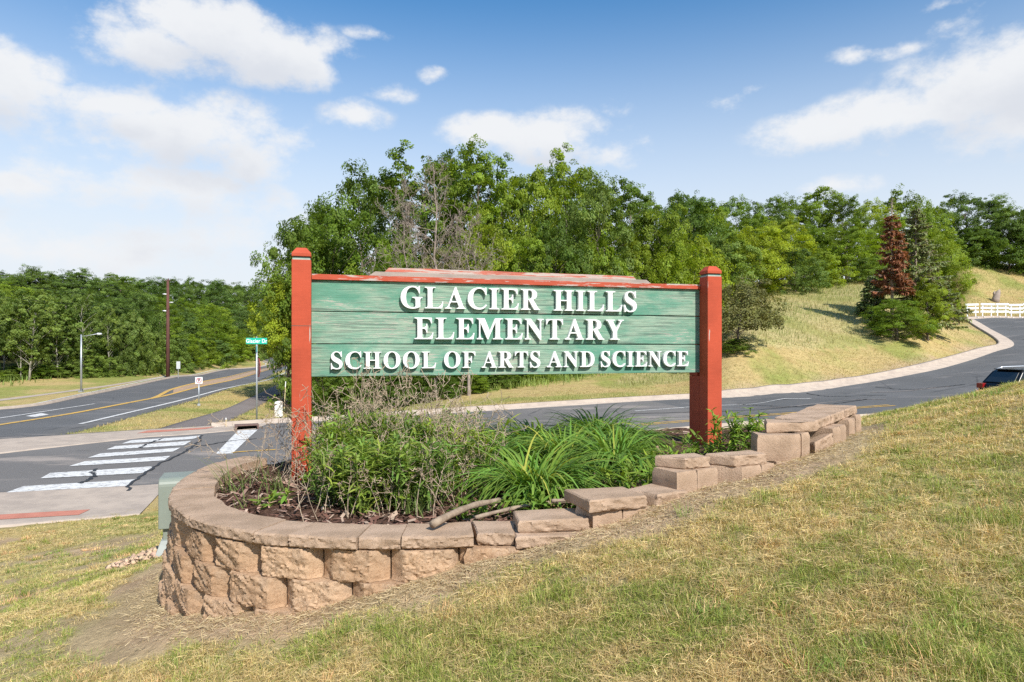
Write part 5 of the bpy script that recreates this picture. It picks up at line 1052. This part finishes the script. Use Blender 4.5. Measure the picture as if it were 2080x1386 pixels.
# plants round the spruces
tree_px('oak1', 1822, 46.5, 604, 122, 'mid', 'leafy green maple saplings at the foot of the dead spruce', cat='sapling', name='sapling'); tree_px('oak2', 1884, 48, 566, 84, 'bright', 'bright green sapling clump right of the dead spruce', cat='sapling', name='sapling'); tree_px('bush1', 1795, 49, 655, 70, 'mid', 'low green sapling left of the dead spruce', cat='sapling', name='sapling')
tree_px('bush0', 1940, 68, 586, 42, 'bright', 'small round bright green bush left of the barricades', cat='bush', name='bush'); tree_px('bush1', 1978, 92, 596, 16, 'mid', 'tiny green bush on the slope left of the stump', cat='bush', name='bush')
# crabapple beside the right post
tree_px('crab', 1497, 41.5, 566, 172, 'crab', 'small bent brownish crabapple with a flat crown beside the right post', rz=.3, bark='bark'); tree_px('bush0', 1492, 40.8, 690, 78, 'deep', 'dark green bush in the shade below the crabapple', cat='bush', name='bush')
# ------------------------------------------------------------------ bare dead trees
def dead(px, d, ytop, wfac, label, seed, r0):
    g = np.random.default_rng(seed); X = (px - CX) / FPX * d; z = float(H(X, d)); h = (HY - ytop) / FPX * d - z; A = []; B = []; RA = []; RB = []
    def branch(p, dr, ln, r, lvl):
        n = (5, 4, 3, 2)[lvl]; q = np.array(p); dr = np.array(dr) / np.linalg.norm(dr)
        for i in range(n):
            nd_ = dr + g.normal(0, .10 + .05 * lvl, 3) + np.array([0, 0, .05]); nd_ /= np.linalg.norm(nd_); e = q + nd_ * ln / n; r1 = r * (1 - .75 * (i + 1) / n) + .004; A.append(q); B.append(e); RA.append(max(r * (1 - .75 * i / n), .008)); RB.append(max(r1, .006)); q = e; dr = nd_
            if lvl < 3:
                for _ in range((0, 2, 2)[lvl] if lvl else 0):
                    a = g.uniform(0, 2 * math.pi); s = np.cross(dr, [math.cos(a), math.sin(a), .2]); s /= np.linalg.norm(s); branch(q, dr * .75 + s * g.uniform(.5, .9), ln * g.uniform(.28, .45), r1 * .6, lvl + 1)
    L = [np.array([g.normal(0, .02) * i, g.normal(0, .02) * i, h * i / 10]) for i in range(11)]; L[0][2] = -.3
    for i in range(10): A.append(L[i]); B.append(L[i + 1]); RA.append(r0 * (1 - .93 * i / 10)); RB.append(r0 * (1 - .93 * (i + 1) / 10))
    tv, tf = segs(A, B, RA, RB, 7); A, B, RA, RB = [], [], [], []
    for k in range(34):
        f = .16 + .82 * (k + g.random()) / 34; i = min(int(f * 10), 9); p_ = L[i] + (L[i + 1] - L[i]) * (f * 10 - i); a = k * 2.4 + g.normal(0, .4); ln = h * .30 * (1 - f) ** .7 * wfac * g.uniform(.6, 1.15) + .5; branch(p_, [math.cos(a), math.sin(a), g.uniform(.5, 1.1)], ln, r0 * .30 * (1 - f * .7), 1)
    bv, bf = segs(A, B, RA, RB, 3); t = thing('dead_tree', label, 'dead tree', (X, d, z), 0, 'bare dead trees behind the sign'); link(bpy.data.objects.new('trunk', np_mesh('trunk', tv, tf, M['bark_dead'], None, True)), t); link(bpy.data.objects.new('branches', np_mesh('branches', bv, bf, M['bark_dead'])), t)
dead(884, 37.5, 332, 1.0, 'tallest bare grey dead tree, behind the letters GLAC', 31, .13); dead(822, 37.8, 372, .8, 'slender bare dead tree left of the tallest dead one', 32, .08); dead(952, 37.6, 442, .9, 'shorter bare dead tree right of the tallest dead one', 33, .10)
# ------------------------------------------------------------------ spruces
def spruce(px, d, ytop, wpx, cneed, label, seed, bare_top=.12, dens=1.0, zlow=.1, grey=0.0):
    g = np.random.default_rng(seed); X = (px - CX) / FPX * d; z = float(H(X, d)); h = (HY - ytop) / FPX * d - z; Rm = wpx / FPX * d / 2; need = []; A = []; B = []; RA = []; RB = []
    nw = 26
    for w in range(nw):
        f = zlow + (1 - zlow) * w / nw
        for j in range(8):
            a = g.uniform(0, 2 * math.pi); ln = Rm * (1 - f) ** .8 * g.uniform(.7, 1.1) + .08; zz = h * (f + (1 - zlow) / nw * g.random()); dr = np.array([math.cos(a), math.sin(a), -.18 - .15 * g.random()]); p0 = np.array([0, 0, zz]); n = 4; q = p0; pts = [p0]
            for i in range(n): q = q + (dr + np.array([0, 0, .12 * i])) * ln / n; pts.append(q)
            for i in range(n): A.append(pts[i]); B.append(pts[i + 1]); RA.append(.022 * (1 - i / n) + .006); RB.append(.022 * (1 - (i + 1) / n) + .006)
            if f > 1 - bare_top: continue
            m = int(30 * dens * (.35 + ln / Rm)); tt = g.uniform(.25, 1.05, m); P = p0 + np.array([np.array([np.interp(t_ * n, range(n + 1), [p_[k] for p_ in pts]) for k in range(3)]) - p0 for t_ in tt]); s = g.choice([-1, 1], m); az = a + s * g.uniform(.35, 1.2, m); need.append((P, az, g.uniform(-.8, .25, m), (.30 + .28 * ln / Rm) * g.uniform(.5, 1.1, m) * (1.15 - tt * .5), g.uniform(.1, .7, m), g.uniform(.07, .14, m)))
    t = thing('spruce', label, 'spruce', (X, d, z), 0, 'spruces on the meadow'); m = MB(); m.tube([(0, 0, -.3), (0, 0, h * .5), (0, 0, h)], [.14, .085, .012], 7); m.build('trunk', [M['bark_dead']], t, True)
    bv, bf = segs(A, B, RA, RB, 3); link(bpy.data.objects.new('branches', np_mesh('branches', bv, bf, M['bark_dead'])), t)
    P = [np.concatenate([q[i] for q in need]) for i in range(6)]; V, F, mm = straps(P[0], P[1], P[2], P[3], P[4], P[5], 2, 'lance', .9, g); k = len(P[0]); C = np.array(cneed)[None] * g.uniform(.7, 1.3, (k, 1)) * np.ones((1, 3)); gm = g.random(k) < grey; C[gm] = np.array([.22, .17, .12]) * g.uniform(.8, 1.2, (gm.sum(), 1)); link(bpy.data.objects.new('needles', np_mesh('needles', V, F, M['grass'], np.repeat(C, mm, 0))), t)
spruce(1812, 48.5, 403, 92, (.30, .125, .065), 'dead rust-red spruce with a bare grey tip', 41, .14, 1.15, .30, .12); spruce(1860, 50.2, 424, 190, (.27, .315, .135), 'thinning grey-green spruce behind the dead red one', 42, .02, 3.6, .05, .2); spruce(1770, 52, 560, 60, (.22, .28, .10), 'short green spruce half hidden left of the dead red one', 43, .0, 1.0, .05, .1)

# ------------------------------------------------------------------ the wood across the road
base_l = lambda x: np.interp(x, [-200, 0, 200, 340, 450, 575], [790, 779, 770, 757, 741, 722])
front_t = lambda x: np.interp(x, [-100, 0, 60, 110, 150, 190, 240, 290, 340, 400, 450, 500, 575], [575, 585, 585, 600, 578, 622, 628, 655, 685, 690, 690, 672, 668])
mid_t = lambda x: np.interp(x, [-100, 0, 40, 80, 130, 190, 260, 330, 400, 470, 575], [555, 560, 575, 590, 575, 600, 600, 600, 615, 620, 630])
back_t = lambda x: np.interp(x, [-100, 0, 60, 100, 160, 200, 240, 300, 340, 390, 430, 460, 500, 540, 600], [548, 549, 546, 553, 553, 566, 560, 566, 560, 570, 579, 573, 580, 577, 583])
rr = random.Random(5)
for px in range(-90, 600, 21):
    x, y = ray(px, float(base_l(px)), 20); d = y * 1.03; w = rr.uniform(60, 92) if px < 220 else rr.uniform(48, 75); yt = front_t(px) + rr.uniform(-14, 14)
    if px < 235: tree_px(rr.choice(['aspen0', 'aspen1', 'aspen2']), px + rr.uniform(-9, 9), d * rr.uniform(.97, 1.08), yt, w, 'aspen', ORD[int((px + 90) / 21)] + ' pale-trunked aspen from the left in the front row across the road', cat='aspen', group='aspens across the main road', bark='bark_pale', name='aspen_tree')
    else: tree_px(rr.choice(['bush0', 'bush1', 'oak1']), px, d, yt, w * 1.25, rr.choice(['mid', 'dull', 'aspen', 'mid']), ORD[int((px + 90) / 21)] + ' green tree from the left in the front row across the road', group='front trees across the main road')
for px in range(-95, 600, 26):
    x, y = ray(px, float(base_l(px)), 20); tree_px(rr.choice(['oak0', 'oak1', 'oak2']), px + rr.uniform(-6, 6), y * 1.22, mid_t(px) + rr.uniform(-12, 12), rr.uniform(85, 120), rr.choice(['dull', 'far', 'mid', 'far']), ORD[int((px + 95) / 26)] + ' darker tree from the left in the second row across the road', group='second row of trees across the main road')
for px in range(-100, 640, 26):
    x, y = ray(px, float(base_l(px)), 20); tree_px(rr.choice(['oak0', 'oak1', 'oak2']), px + rr.uniform(-6, 6), min(y * 1.6, 235), back_t(px) + rr.uniform(-8, 7), rr.uniform(75, 110), rr.choice(['far', 'far', 'deep']), ORD[int((px + 100) / 26)] + ' dark skyline tree from the left above the wood across the road', group='skyline trees across the main road')
for px in range(-60, 240, 34): 
    x, y = ray(px, float(base_l(px)) + 3, 20); tree_px(rr.choice(['bush0', 'bush1']), px, y * 1.06, base_l(px) - rr.uniform(14, 62), rr.uniform(60, 90), rr.choice(['dull', 'deep', 'mid']), ORD[int((px + 60) / 34)] + ' low bush from the left between the aspen trunks across the road', cat='bush', group='bushes below the aspens', name='bush')

# ------------------------------------------------------------------ plants in the bed
def put(name, V, F, C, mat, label, cat, group=None, loc=None):
    loc = np.array(loc if loc is not None else V.mean(0)); o = bpy.data.objects.new(name, np_mesh(name, V - loc, F, mat, C)); link(o); o.location = Vector(loc); return tag(o, label, cat, group)
def lily_mesh(seed, n, L, R_):
    g = np.random.default_rng(seed); a = g.uniform(0, 2 * np.pi, n); r = np.sqrt(g.random(n)) * R_; b = np.column_stack([r * np.cos(a), r * np.sin(a), np.zeros(n)]); az = a + g.normal(0, .7, n); el = g.uniform(.95, 1.5, n) - r / R_ * .25; V, F, m = straps(b, az, el, L * g.uniform(.55, 1.1, n), g.uniform(1.2, 3.0, n), g.uniform(.012, .020, n), 8, 'strap', .35, g)
    C = np.array([1, 1, 1]) * g.uniform(.7, 1.25, (n, 1)) * np.column_stack([g.uniform(.85, 1.25, n), np.ones(n), g.uniform(.8, 1.1, n)]); old = g.random(n) < .04; C[old] = (2.6, 1.5, 1.6); return np_mesh('daylily', V, F, LEAF['lily'], np.repeat(C, m, 0))
LM = [lily_mesh(51, 460, .69, .13), lily_mesh(52, 450, .66, .14), lily_mesh(53, 430, .68, .12)]
for i, (px, d, sc, hz, lab) in enumerate([(1085, 4.4, .95, 1.0, 'largest daylily clump arching over the front of the bed'), (1248, 5.15, .92, 1.05, 'dense round daylily clump in front of the right half of the sign'), (1205, 6.25, .95, 1.05, 'dark daylily clump at the back of the bed below the word SCIENCE'), (1085, 6.3, .9, .95, 'dark daylily clump at the back of the bed below the word AND'), (932, 6.3, .95, .92, 'daylily clump at the back of the bed behind the dry stalks'),
                                     (1010, 5.5, .85, .85, 'small daylily clump left of the largest one'), (1150, 5.55, .9, .9, 'daylily clump wedged between the largest and the round one'), (1265, 6.1, .85, .95, 'dark daylily clump nearest the right post'), (1030, 6.0, .8, .85, 'narrow daylily clump in the middle of the back row')]):
    X = (px - CX) / FPX * d; o = bpy.data.objects.new('daylily', LM[i % 3]); link(o); o.location = (X, d, float(bed_z(X, d))); o.rotation_euler.z = i * 1.3; o.scale = (sc, sc, sc * hz); tag(o, lab, 'daylily', 'daylily clumps in the bed')
def weed(cx, cy, rad, n, hmin, hmax, seed, label, leaf=.085, lw=.013, nl=34, tone=(1, 1, 1), lean=.25):
    g = np.random.default_rng(seed); a = g.uniform(0, 2 * np.pi, n); r = np.sqrt(g.random(n)) * rad; X = cx + r * np.cos(a); Y = cy + r * np.sin(a); h = g.uniform(hmin, hmax, n); B = np.column_stack([X, Y, bed_z(X, Y)]); T = B + np.column_stack([g.normal(0, lean, n) * h, g.normal(0, lean, n) * h, h]); Mi = (B + T) / 2 + np.column_stack([g.normal(0, .02, n), g.normal(0, .02, n), .03 * h]); v1, f1 = segs(np.concatenate([B, Mi]), np.concatenate([Mi, T]), np.full(2 * n, .004), np.full(2 * n, .003)); c1 = np.tile(np.array([1.0, .95, .9]), (len(v1), 1))
    t = np.clip(g.beta(1.6, 1.0, (n, nl)), .04, 1); P = np.where(t[..., None] < .5, B[:, None] + (Mi - B)[:, None] * (t * 2)[..., None], Mi[:, None] + (T - Mi)[:, None] * (t * 2 - 1)[..., None]).reshape(-1, 3); m = n * nl; v2, f2, k = straps(P, g.uniform(0, 2 * np.pi, m), g.uniform(-.15, 1.05, m), leaf * g.uniform(.4, 1.6, m) * np.where(t.ravel() > .9, .75, 1.0), g.uniform(0, 1.1, m), lw * g.uniform(.7, 1.3, m), 3, 'lance', .6, g)
    c = np.array(tone)[None] * g.uniform(.7, 1.3, (m, 1)) * np.column_stack([g.uniform(.85, 1.25, m), np.ones(m), g.uniform(.7, 1.1, m)]); V, F, C = join([(v1, f1, c1), (v2, f2, np.repeat(c, k, 0))]); return put('leafy_weed', V, F, C, LEAF['weed'], label, 'weed', 'leafy weeds in the bed', (cx, cy, float(bed_z(cx, cy))))
wl = [(700, 4.35, .20, 34, .26, .42, 'leafy weeds at the front of the bed right of the left post'), (770, 4.25, .22, 36, .25, .42, 'leafy weeds at the front of the bed below the letters SCH'), (850, 4.35, .24, 38, .28, .44, 'leafy weeds at the front of the bed among the dry stalks'), (740, 4.9, .28, 42, .32, .52, 'leafy weeds in the middle of the bed below the word SCHOOL'), (830, 5.0, .28, 44, .34, .52, 'leafy weeds in the middle of the bed left of the daylilies'),
      (910, 4.7, .24, 38, .32, .50, 'tall leafy weeds beside the largest daylily'), (688, 4.75, .15, 26, .30, .46, 'leafy weeds just right of the foot of the left post'), (900, 5.6, .30, 34, .3, .46, 'leafy weeds at the back among the dry stalks'), (705, 5.9, .26, 36, .3, .5, 'leafy weeds at the back right of the left post'), (790, 5.9, .3, 36, .3, .5, 'leafy weeds at the back below the letters OOL')]
for i, (px, d, rad, n, a, b, lab) in enumerate(wl): weed((px - CX) / FPX * d, d, rad, n, a, b, 60 + i, lab)
weed((1505 - CX) / FPX * 5.2, 5.2, .16, 26, .22, .40, 81, 'upright bushy weed beside the tall single block', .07, .013, 36, (.95, 1.05, .9), .15)
for i, (px, d, rad, n, a, b, lab) in enumerate([(1290, 4.35, .22, 26, .10, .22, 'broad-leaved weeds in front of the round daylily clump'), (1075, 3.95, .13, 12, .06, .14, 'broad-leaved weed between the two thin branches'), (1150, 4.05, .12, 12, .07, .16, 'broad-leaved weed beside the doubled cap blocks'), (1360, 4.9, .22, 24, .09, .2, 'low yellow-green weeds left of the right post'), (1440, 5.4, .2, 18, .08, .18, 'low pale weeds at the foot of the right post'), (960, 3.95, .10, 8, .06, .14, 'small broad-leaved weed over the bent branch'), (1220, 4.5, .2, 20, .12, .24, 'broad-leaved weeds under the right side of the largest daylily'), (560, 4.3, .14, 5, .04, .08, 'small broad-leaved weed on bare mulch left of the left post'), (628, 4.75, .10, 8, .05, .10, 'broad-leaved weed at the foot of the left post')]):
    weed((px - CX) / FPX * d, d, rad, n, a, b, 90 + i, lab, .085, .021, 8, (.72, .82, .65), .3)
def dry(cx, cy, rad, n, hmin, hmax, seed, label, lean=.28):
    g = np.random.default_rng(seed); A = []; B = []; RA = []; RB = []
    for i in range(n):
        a = g.uniform(0, 6.28); r = math.sqrt(g.random()) * rad; x, y = cx + r * math.cos(a), cy + r * math.sin(a); q = np.array([x, y, float(bed_z(x, y))]); h = g.uniform(hmin, hmax); dr = np.array([g.normal(0, lean), g.normal(0, lean), 1.0]); dr /= np.linalg.norm(dr); ns_ = 5
        for s in range(ns_):
            dr = dr + g.normal(0, .10, 3); dr /= np.linalg.norm(dr); e = q + dr * h / ns_; A.append(q); B.append(e); RA.append(.0032 * (1 - s / 7)); RB.append(.0032 * (1 - (s + 1) / 7)); q = e
            if s >= 2:
                for _ in range(3):
                    e2 = q + (dr * .6 + g.normal(0, .55, 3)) * h * .13; A.append(q); B.append(e2); RA.append(.0020); RB.append(.0014)
                    for _ in range(3): e3 = e2 + (dr * .4 + g.normal(0, .7, 3)) * h * .05; A.append(e2); B.append(e3); RA.append(.0022 if s > 3 else .0016); RB.append(.0026 if s > 3 else .0012)
    V, F = segs(A, B, RA, RB); o = put('dry_stalks', V, F, None, M['stalk'], label, 'dry plant', 'dry plant stalks in the bed', (cx, cy, float(bed_z(cx, cy))))
    if hmax <= .4:
        o['kind'] = 'stuff'
        for q in ('label', 'category', 'group'): del o[q]
for i, (px, d, rad, n, a, b, lab) in enumerate([(560, 4.9, .18, 13, .3, .55, 'dry bent stalks spilling out left of the left post'), (585, 5.5, .22, 15, .3, .6, 'dry brown stalks behind the left post'), (700, 5.0, .3, 22, .5, .78, 'dry branching stalks under the letters SCH'), (800, 5.1, .3, 24, .5, .74, 'dry branching stalks under the letters OOL'), (880, 4.9, .28, 26, .45, .76, 'tallest dry stalks under the word OF'), (930, 4.6, .22, 22, .35, .58, 'dry stalks leaning against the largest daylily'), (760, 4.3, .3, 18, .2, .4, 'low broken stalks at the front of the bed'), (690, 4.1, .3, 18, .15, .35, 'flattened dry stalks on the mulch at the front left'), (860, 4.15, .25, 16, .2, .4, 'low broken stalks near the bent branch')]):
    dry((px - CX) / FPX * d, d, rad, n, a, b, 110 + i, lab, .28 if i > 1 else .6)
g = np.random.default_rng(130)
for i, (px, py, n, L, lab) in enumerate([(478, 1003, 26, .34, 'tall grass tuft growing at the left rim of the bed'), (520, 985, 22, .24, 'grass tuft between the rim blocks and the left post'), (500, 1030, 14, .14, 'short grass tuft on bare mulch near the rim'), (735, 1040, 40, .20, 'grass tuft at the front of the bed below the weeds'), (840, 1045, 40, .20, 'yellowish grass tuft at the front beside the bent branch'), (555, 1000, 30, .22, 'grass tuft left of the post foot')]):
    x, y, z = bp(px, py, -1.0); a = g.uniform(0, 6.28, n); b = np.column_stack([x + g.normal(0, .05, n), y + g.normal(0, .05, n), np.full(n, float(bed_z(x, y)))]); V, F, m = straps(b, a, g.uniform(.9, 1.5, n), L * g.uniform(.5, 1.2, n), g.uniform(.2, 1.6, n), g.uniform(.005, .009, n), 5, 'blade', .3, g); put('grass_tuft', V, F, np.repeat(np.array([[.16, .21, .06]]) * g.uniform(.7, 1.3, (n, 1)), m, 0), M['grass'], lab, 'grass tuft', 'grass tufts in the bed', (x, y, float(bed_z(x, y))))

# ------------------------------------------------------------------ lawn, meadow and rank grass
def lawn():
    g = np.random.default_rng(200); N = 78000; d = np.exp(g.uniform(math.log(1.35), math.log(13.0), N)); a = g.uniform(-R(43), R(43), N); X = d * np.tan(a); Y = d
    pav = inside(X, Y, STREET) | inside(X, Y, TRAIL) | inside(X, Y, ASIDE) | inside(X, Y, BED) | ((Y > 8.5) & (X > -3)) & (X < 6); wf = seg_dist(X, Y, WALLFOOT)
    lo = inside(X, Y, [(-2.4, 5.6)] + [tuple(q) for q in WALLFOOT] + [(3, 6), (3, 8), (-2, 8)])
    dens = sstep(wf + (fbm(X * 2.6, Y * 2.6, 21) - .5) * .4 - .12 * sstep(-X, 1.1, 1.9), .16, .42); patch = sstep(np.hypot((X + 2.16) / .20, (Y - 3.80) / .48) + (fbm(X * 2.2, Y * 2.2, 31) - .5) * .9, .72, 1.1); bare = 1 - sstep(fbm(X * .9 + 3, Y * .9, 41), .5, .6) * sstep(-X, 2.0, 2.6) * .80
    clump = .35 + .65 * sstep(fbm(X * 4, Y * 4, 77), .32, .58); gv = 1 - .97 * ((np.hypot((X - p_box.x + .22) / .60, (Y - p_box.y - .05) / .5)) < .95); k = (g.random(N) < dens * patch * bare * gv) & ~pav & ~lo; X, Y, d = X[k], Y[k], d[k]; n = len(X)
    # turf grows in tufts: every point is a crown of blades sharing one age and colour
    gr = fbm(X * 1.6 + 7, Y * 1.6, 5) * .38 + fbm(X * 6.5, Y * 6.5, 9) * .62; green = sstep(gr + g.normal(0, .06, n), .46, .62); vig = sstep(fbm(X * 2.6, Y * 2.6, 15), .52, .68) * green
    nb = 15; TX = np.repeat(X, nb); TY = np.repeat(Y, nb); TD = np.repeat(d, nb); G_ = np.repeat(green, nb); VG = np.repeat(vig, nb); N2 = n * nb
    sp_ = np.maximum(.013, .004 * TD); ox = g.normal(0, 1, N2) * sp_; oy = g.normal(0, 1, N2) * sp_; X2 = TX + ox; Y2 = TY + oy; az = np.arctan2(oy, ox) + g.normal(0, 1.0, N2)
    flat = g.random(N2) < (.38 - .22 * G_); el = np.where(flat, g.uniform(-.05, .45, N2), g.uniform(.7, 1.5, N2)); h = np.where(flat, g.uniform(.03, .075, N2), g.uniform(.016, .042, N2) * (1 + .75 * VG))
    w = np.maximum(.0020, .00074 * TD) * g.uniform(.6, 1.35, N2); V, F, m = straps(np.column_stack([X2, Y2, HG(X2, Y2) - .003 + np.where(flat, g.uniform(0, .022, N2), 0)]), az, el, h, g.uniform(0, 1.3, N2), w, 2, 'blade', .6, g)
    tuft_c = np.repeat(g.uniform(.72, 1.22, (n, 1)), nb, 0); A_ = np.array([.74, .57, .29]); Ab = np.array([.54, .395, .18]); Bc = np.array([.28, .34, .065]); Cc = np.array([.50, .44, .155]); u = g.random((N2, 1)); strw = np.where(g.random((N2, 1)) < .6, A_, Ab)
    pg = np.clip(G_[:, None] * .85, 0, .68); C = np.where(u < pg, Bc, np.where(u < pg + .22, Cc, strw)) * g.uniform(.6, 1.35, (N2, 1)) * tuft_c; far = sstep(-X2, 3.5, 6)[:, None]; C = C * (1 - far * .5) + far * .5 * np.array([.58, .44, .22])
    # stronger green tussocks standing out of the dry turf
    nt_ = 3000; dt = np.exp(g.uniform(math.log(1.5), math.log(12), nt_)); at_ = g.uniform(-R(42), R(42), nt_); xt = dt * np.tan(at_); yt = dt; okk = (g.random(nt_) < sstep(fbm(xt * 1.1 + 3, yt * 1.1, 19), .38, .6)) & (seg_dist(xt, yt, WALLFOOT) > .22 + .22 * sstep(-xt, 1.1, 1.9)) & ~inside(xt, yt, BED) & ~inside(xt, yt, STREET) & ~inside(xt, yt, ASIDE) & ~inside(xt, yt, [(-2.4, 5.6)] + [tuple(q) for q in WALLFOOT] + [(3, 6), (3, 8), (-2, 8)]) & (np.hypot((xt - p_box.x + .22) / .60, (yt - p_box.y - .05) / .5) > 1) & ((yt < 8.5) | (xt < -3))
    xt, yt, dt = xt[okk], yt[okk], dt[okk]; nb = 46; k_ = len(xt); rd = np.repeat(g.uniform(.018, .055, k_), nb); ox = g.normal(0, 1, k_ * nb) * rd; oy = g.normal(0, 1, k_ * nb) * rd; X3 = np.repeat(xt, nb) + ox; Y3 = np.repeat(yt, nb) + oy; D3 = np.repeat(dt, nb); hh = np.repeat(g.uniform(.035, .085, k_), nb) * g.uniform(.5, 1.15, k_ * nb)
    V2, F2, m2 = straps(np.column_stack([X3, Y3, HG(X3, Y3) - .004]), np.arctan2(oy, ox) + g.normal(0, .6, k_ * nb), g.uniform(.75, 1.5, k_ * nb), hh, g.uniform(.1, 1.3, k_ * nb), np.maximum(.0024, .00075 * D3) * g.uniform(.7, 1.3, k_ * nb), 2, 'blade', .5, g)
    tc_ = np.repeat(np.where(g.random((k_, 1)) < .62, np.array([[.21, .30, .06]]), np.array([[.58, .46, .23]])) * g.uniform(.75, 1.25, (k_, 1)) * np.column_stack([g.uniform(.9, 1.35, k_), np.ones(k_), np.ones(k_)]), nb, 0) * g.uniform(.75, 1.25, (k_ * nb, 1)); F = np.concatenate([F, F2 + len(V)]); V = np.concatenate([V, V2]); Call = np.concatenate([np.repeat(C, m, 0), np.repeat(tc_, m2, 0)])
    o = bpy.data.objects.new('lawn_grass', np_mesh('lawn_grass', V, F, M['grass'], Call)); link(o); o['kind'] = 'stuff'
    # clippings blown against the wall
    n = 9000; i = g.integers(0, len(WALLFOOT) - 1, n); t = g.random((n, 1)); W = np.array(WALLFOOT); Q = W[i] * (1 - t) + W[i + 1] * t + np.column_stack([g.normal(0, .10, n), -np.abs(g.normal(.03, .13, n))]); kk = ~inside(Q[:, 0], Q[:, 1], BED); Q = Q[kk]; n = len(Q); V, F, m = straps(np.column_stack([Q, HG(Q[:, 0], Q[:, 1]) + g.uniform(.002, .012, n)]), g.uniform(0, 6.28, n), g.normal(0, .22, n), g.uniform(.02, .06, n), g.normal(.15, .3, n), g.uniform(.0022, .004, n), 2, 'blade', 1.2, g)
    o = bpy.data.objects.new('grass_clippings', np_mesh('grass_clippings', V, F, M['grass'], np.repeat(np.array([[.55, .44, .27]]) * g.uniform(.7, 1.2, (n, 1)), m, 0))); link(o); o['kind'] = 'stuff'
p_box = Vector((-3.19, 6.75, 0)); lawn()
def scatter(name, poly, N, hmin, hmax, w, cols, seed, box, zf=H, dens=None, el=(1.0, 1.55)):
    g = np.random.default_rng(seed); X = g.uniform(box[0], box[2], N); Y = g.uniform(box[1], box[3], N); k = inside(X, Y, poly) if poly is not None else np.ones(N, bool)
    if dens is not None: k &= g.random(N) < dens(X, Y)
    X, Y = X[k], Y[k]; n = len(X); V, F, m = straps(np.column_stack([X, Y, zf(X, Y) - .02]), g.uniform(0, 6.28, n), g.uniform(*el, n), g.uniform(hmin, hmax, n), g.uniform(.1, 1.0, n), w * g.uniform(.6, 1.4, n), 2, 'blade', .4, g); f = sstep(fbm(X * .22, Y * .22, seed) + g.normal(0, .06, n), .42, .6)[:, None]; C = (np.array(cols[0]) * (1 - f) + np.array(cols[1]) * f) * g.uniform(.75, 1.25, (n, 1)); o = bpy.data.objects.new(name, np_mesh(name, V, F, M['grass'], np.repeat(C, m, 0))); link(o); o['kind'] = 'stuff'
scatter('meadow_grass', MEADOW, 260000, .2, .46, .020, ((.45, .375, .19), (.25, .28, .085)), 210, (4, 38, 72, 110), dens=lambda X, Y: sstep(seg_dist(X, Y, FAR), 3.5, 5.5) * .9)
scatter('meadow_grass', [(49, 75.5), (80, 76.5), (82, 100), (62, 98), (52, 90)], 60000, .08, .22, .03, ((.44, .34, .16), (.29, .29, .10)), 215, (48, 75, 84, 101))
scatter('verge_grass', None, 60000, .05, .14, .03, ((.45, .35, .16), (.30, .30, .10)), 216, (18, 36, 50, 76), dens=lambda X, Y: (~inside(X, Y, STREET)) * (seg_dist(X, Y, FAR) > .25) * np.clip(1.3 - seg_dist(X, Y, FAR) / 7, 0, 1))
scatter('rank_grass', None, 60000, .3, .9, .06, ((.24, .31, .08), (.18, .27, .065)), 211, (-75, 30, -38, 150), dens=lambda X, Y: np.exp(-(seg_dist(X, Y, WOODS2[:6]) / 2.2) ** 2))
scatter('rank_grass', None, 40000, .2, .7, .04, ((.30, .37, .09), (.20, .29, .065)), 212, (-9, 36, 14, 56), dens=lambda X, Y: np.exp(-(seg_dist(X, Y, WOODS1[:6]) / 1.1) ** 2))
def verge(X, Y): return (~(inside(X, Y, ROAD) | inside(X, Y, TRAIL) | inside(X, Y, STREET))) * np.clip(1.2 - np.minimum(seg_dist(X, Y, RNEAR), seg_dist(X, Y, TL)) / 4, 0, 1)
scatter('verge_grass', None, 90000, .05, .12, .022, ((.50, .39, .17), (.31, .31, .10)), 213, (-27, 22, -8, 62), dens=verge)
scatter('verge_grass', None, 70000, .05, .13, .025, ((.48, .385, .18), (.32, .31, .11)), 214, (-12, 27, 26, 44), dens=lambda X, Y: (~inside(X, Y, STREET)) * (seg_dist(X, Y, FAR) > .25) * np.clip(1.3 - seg_dist(X, Y, FAR) / 6, 0, 1))
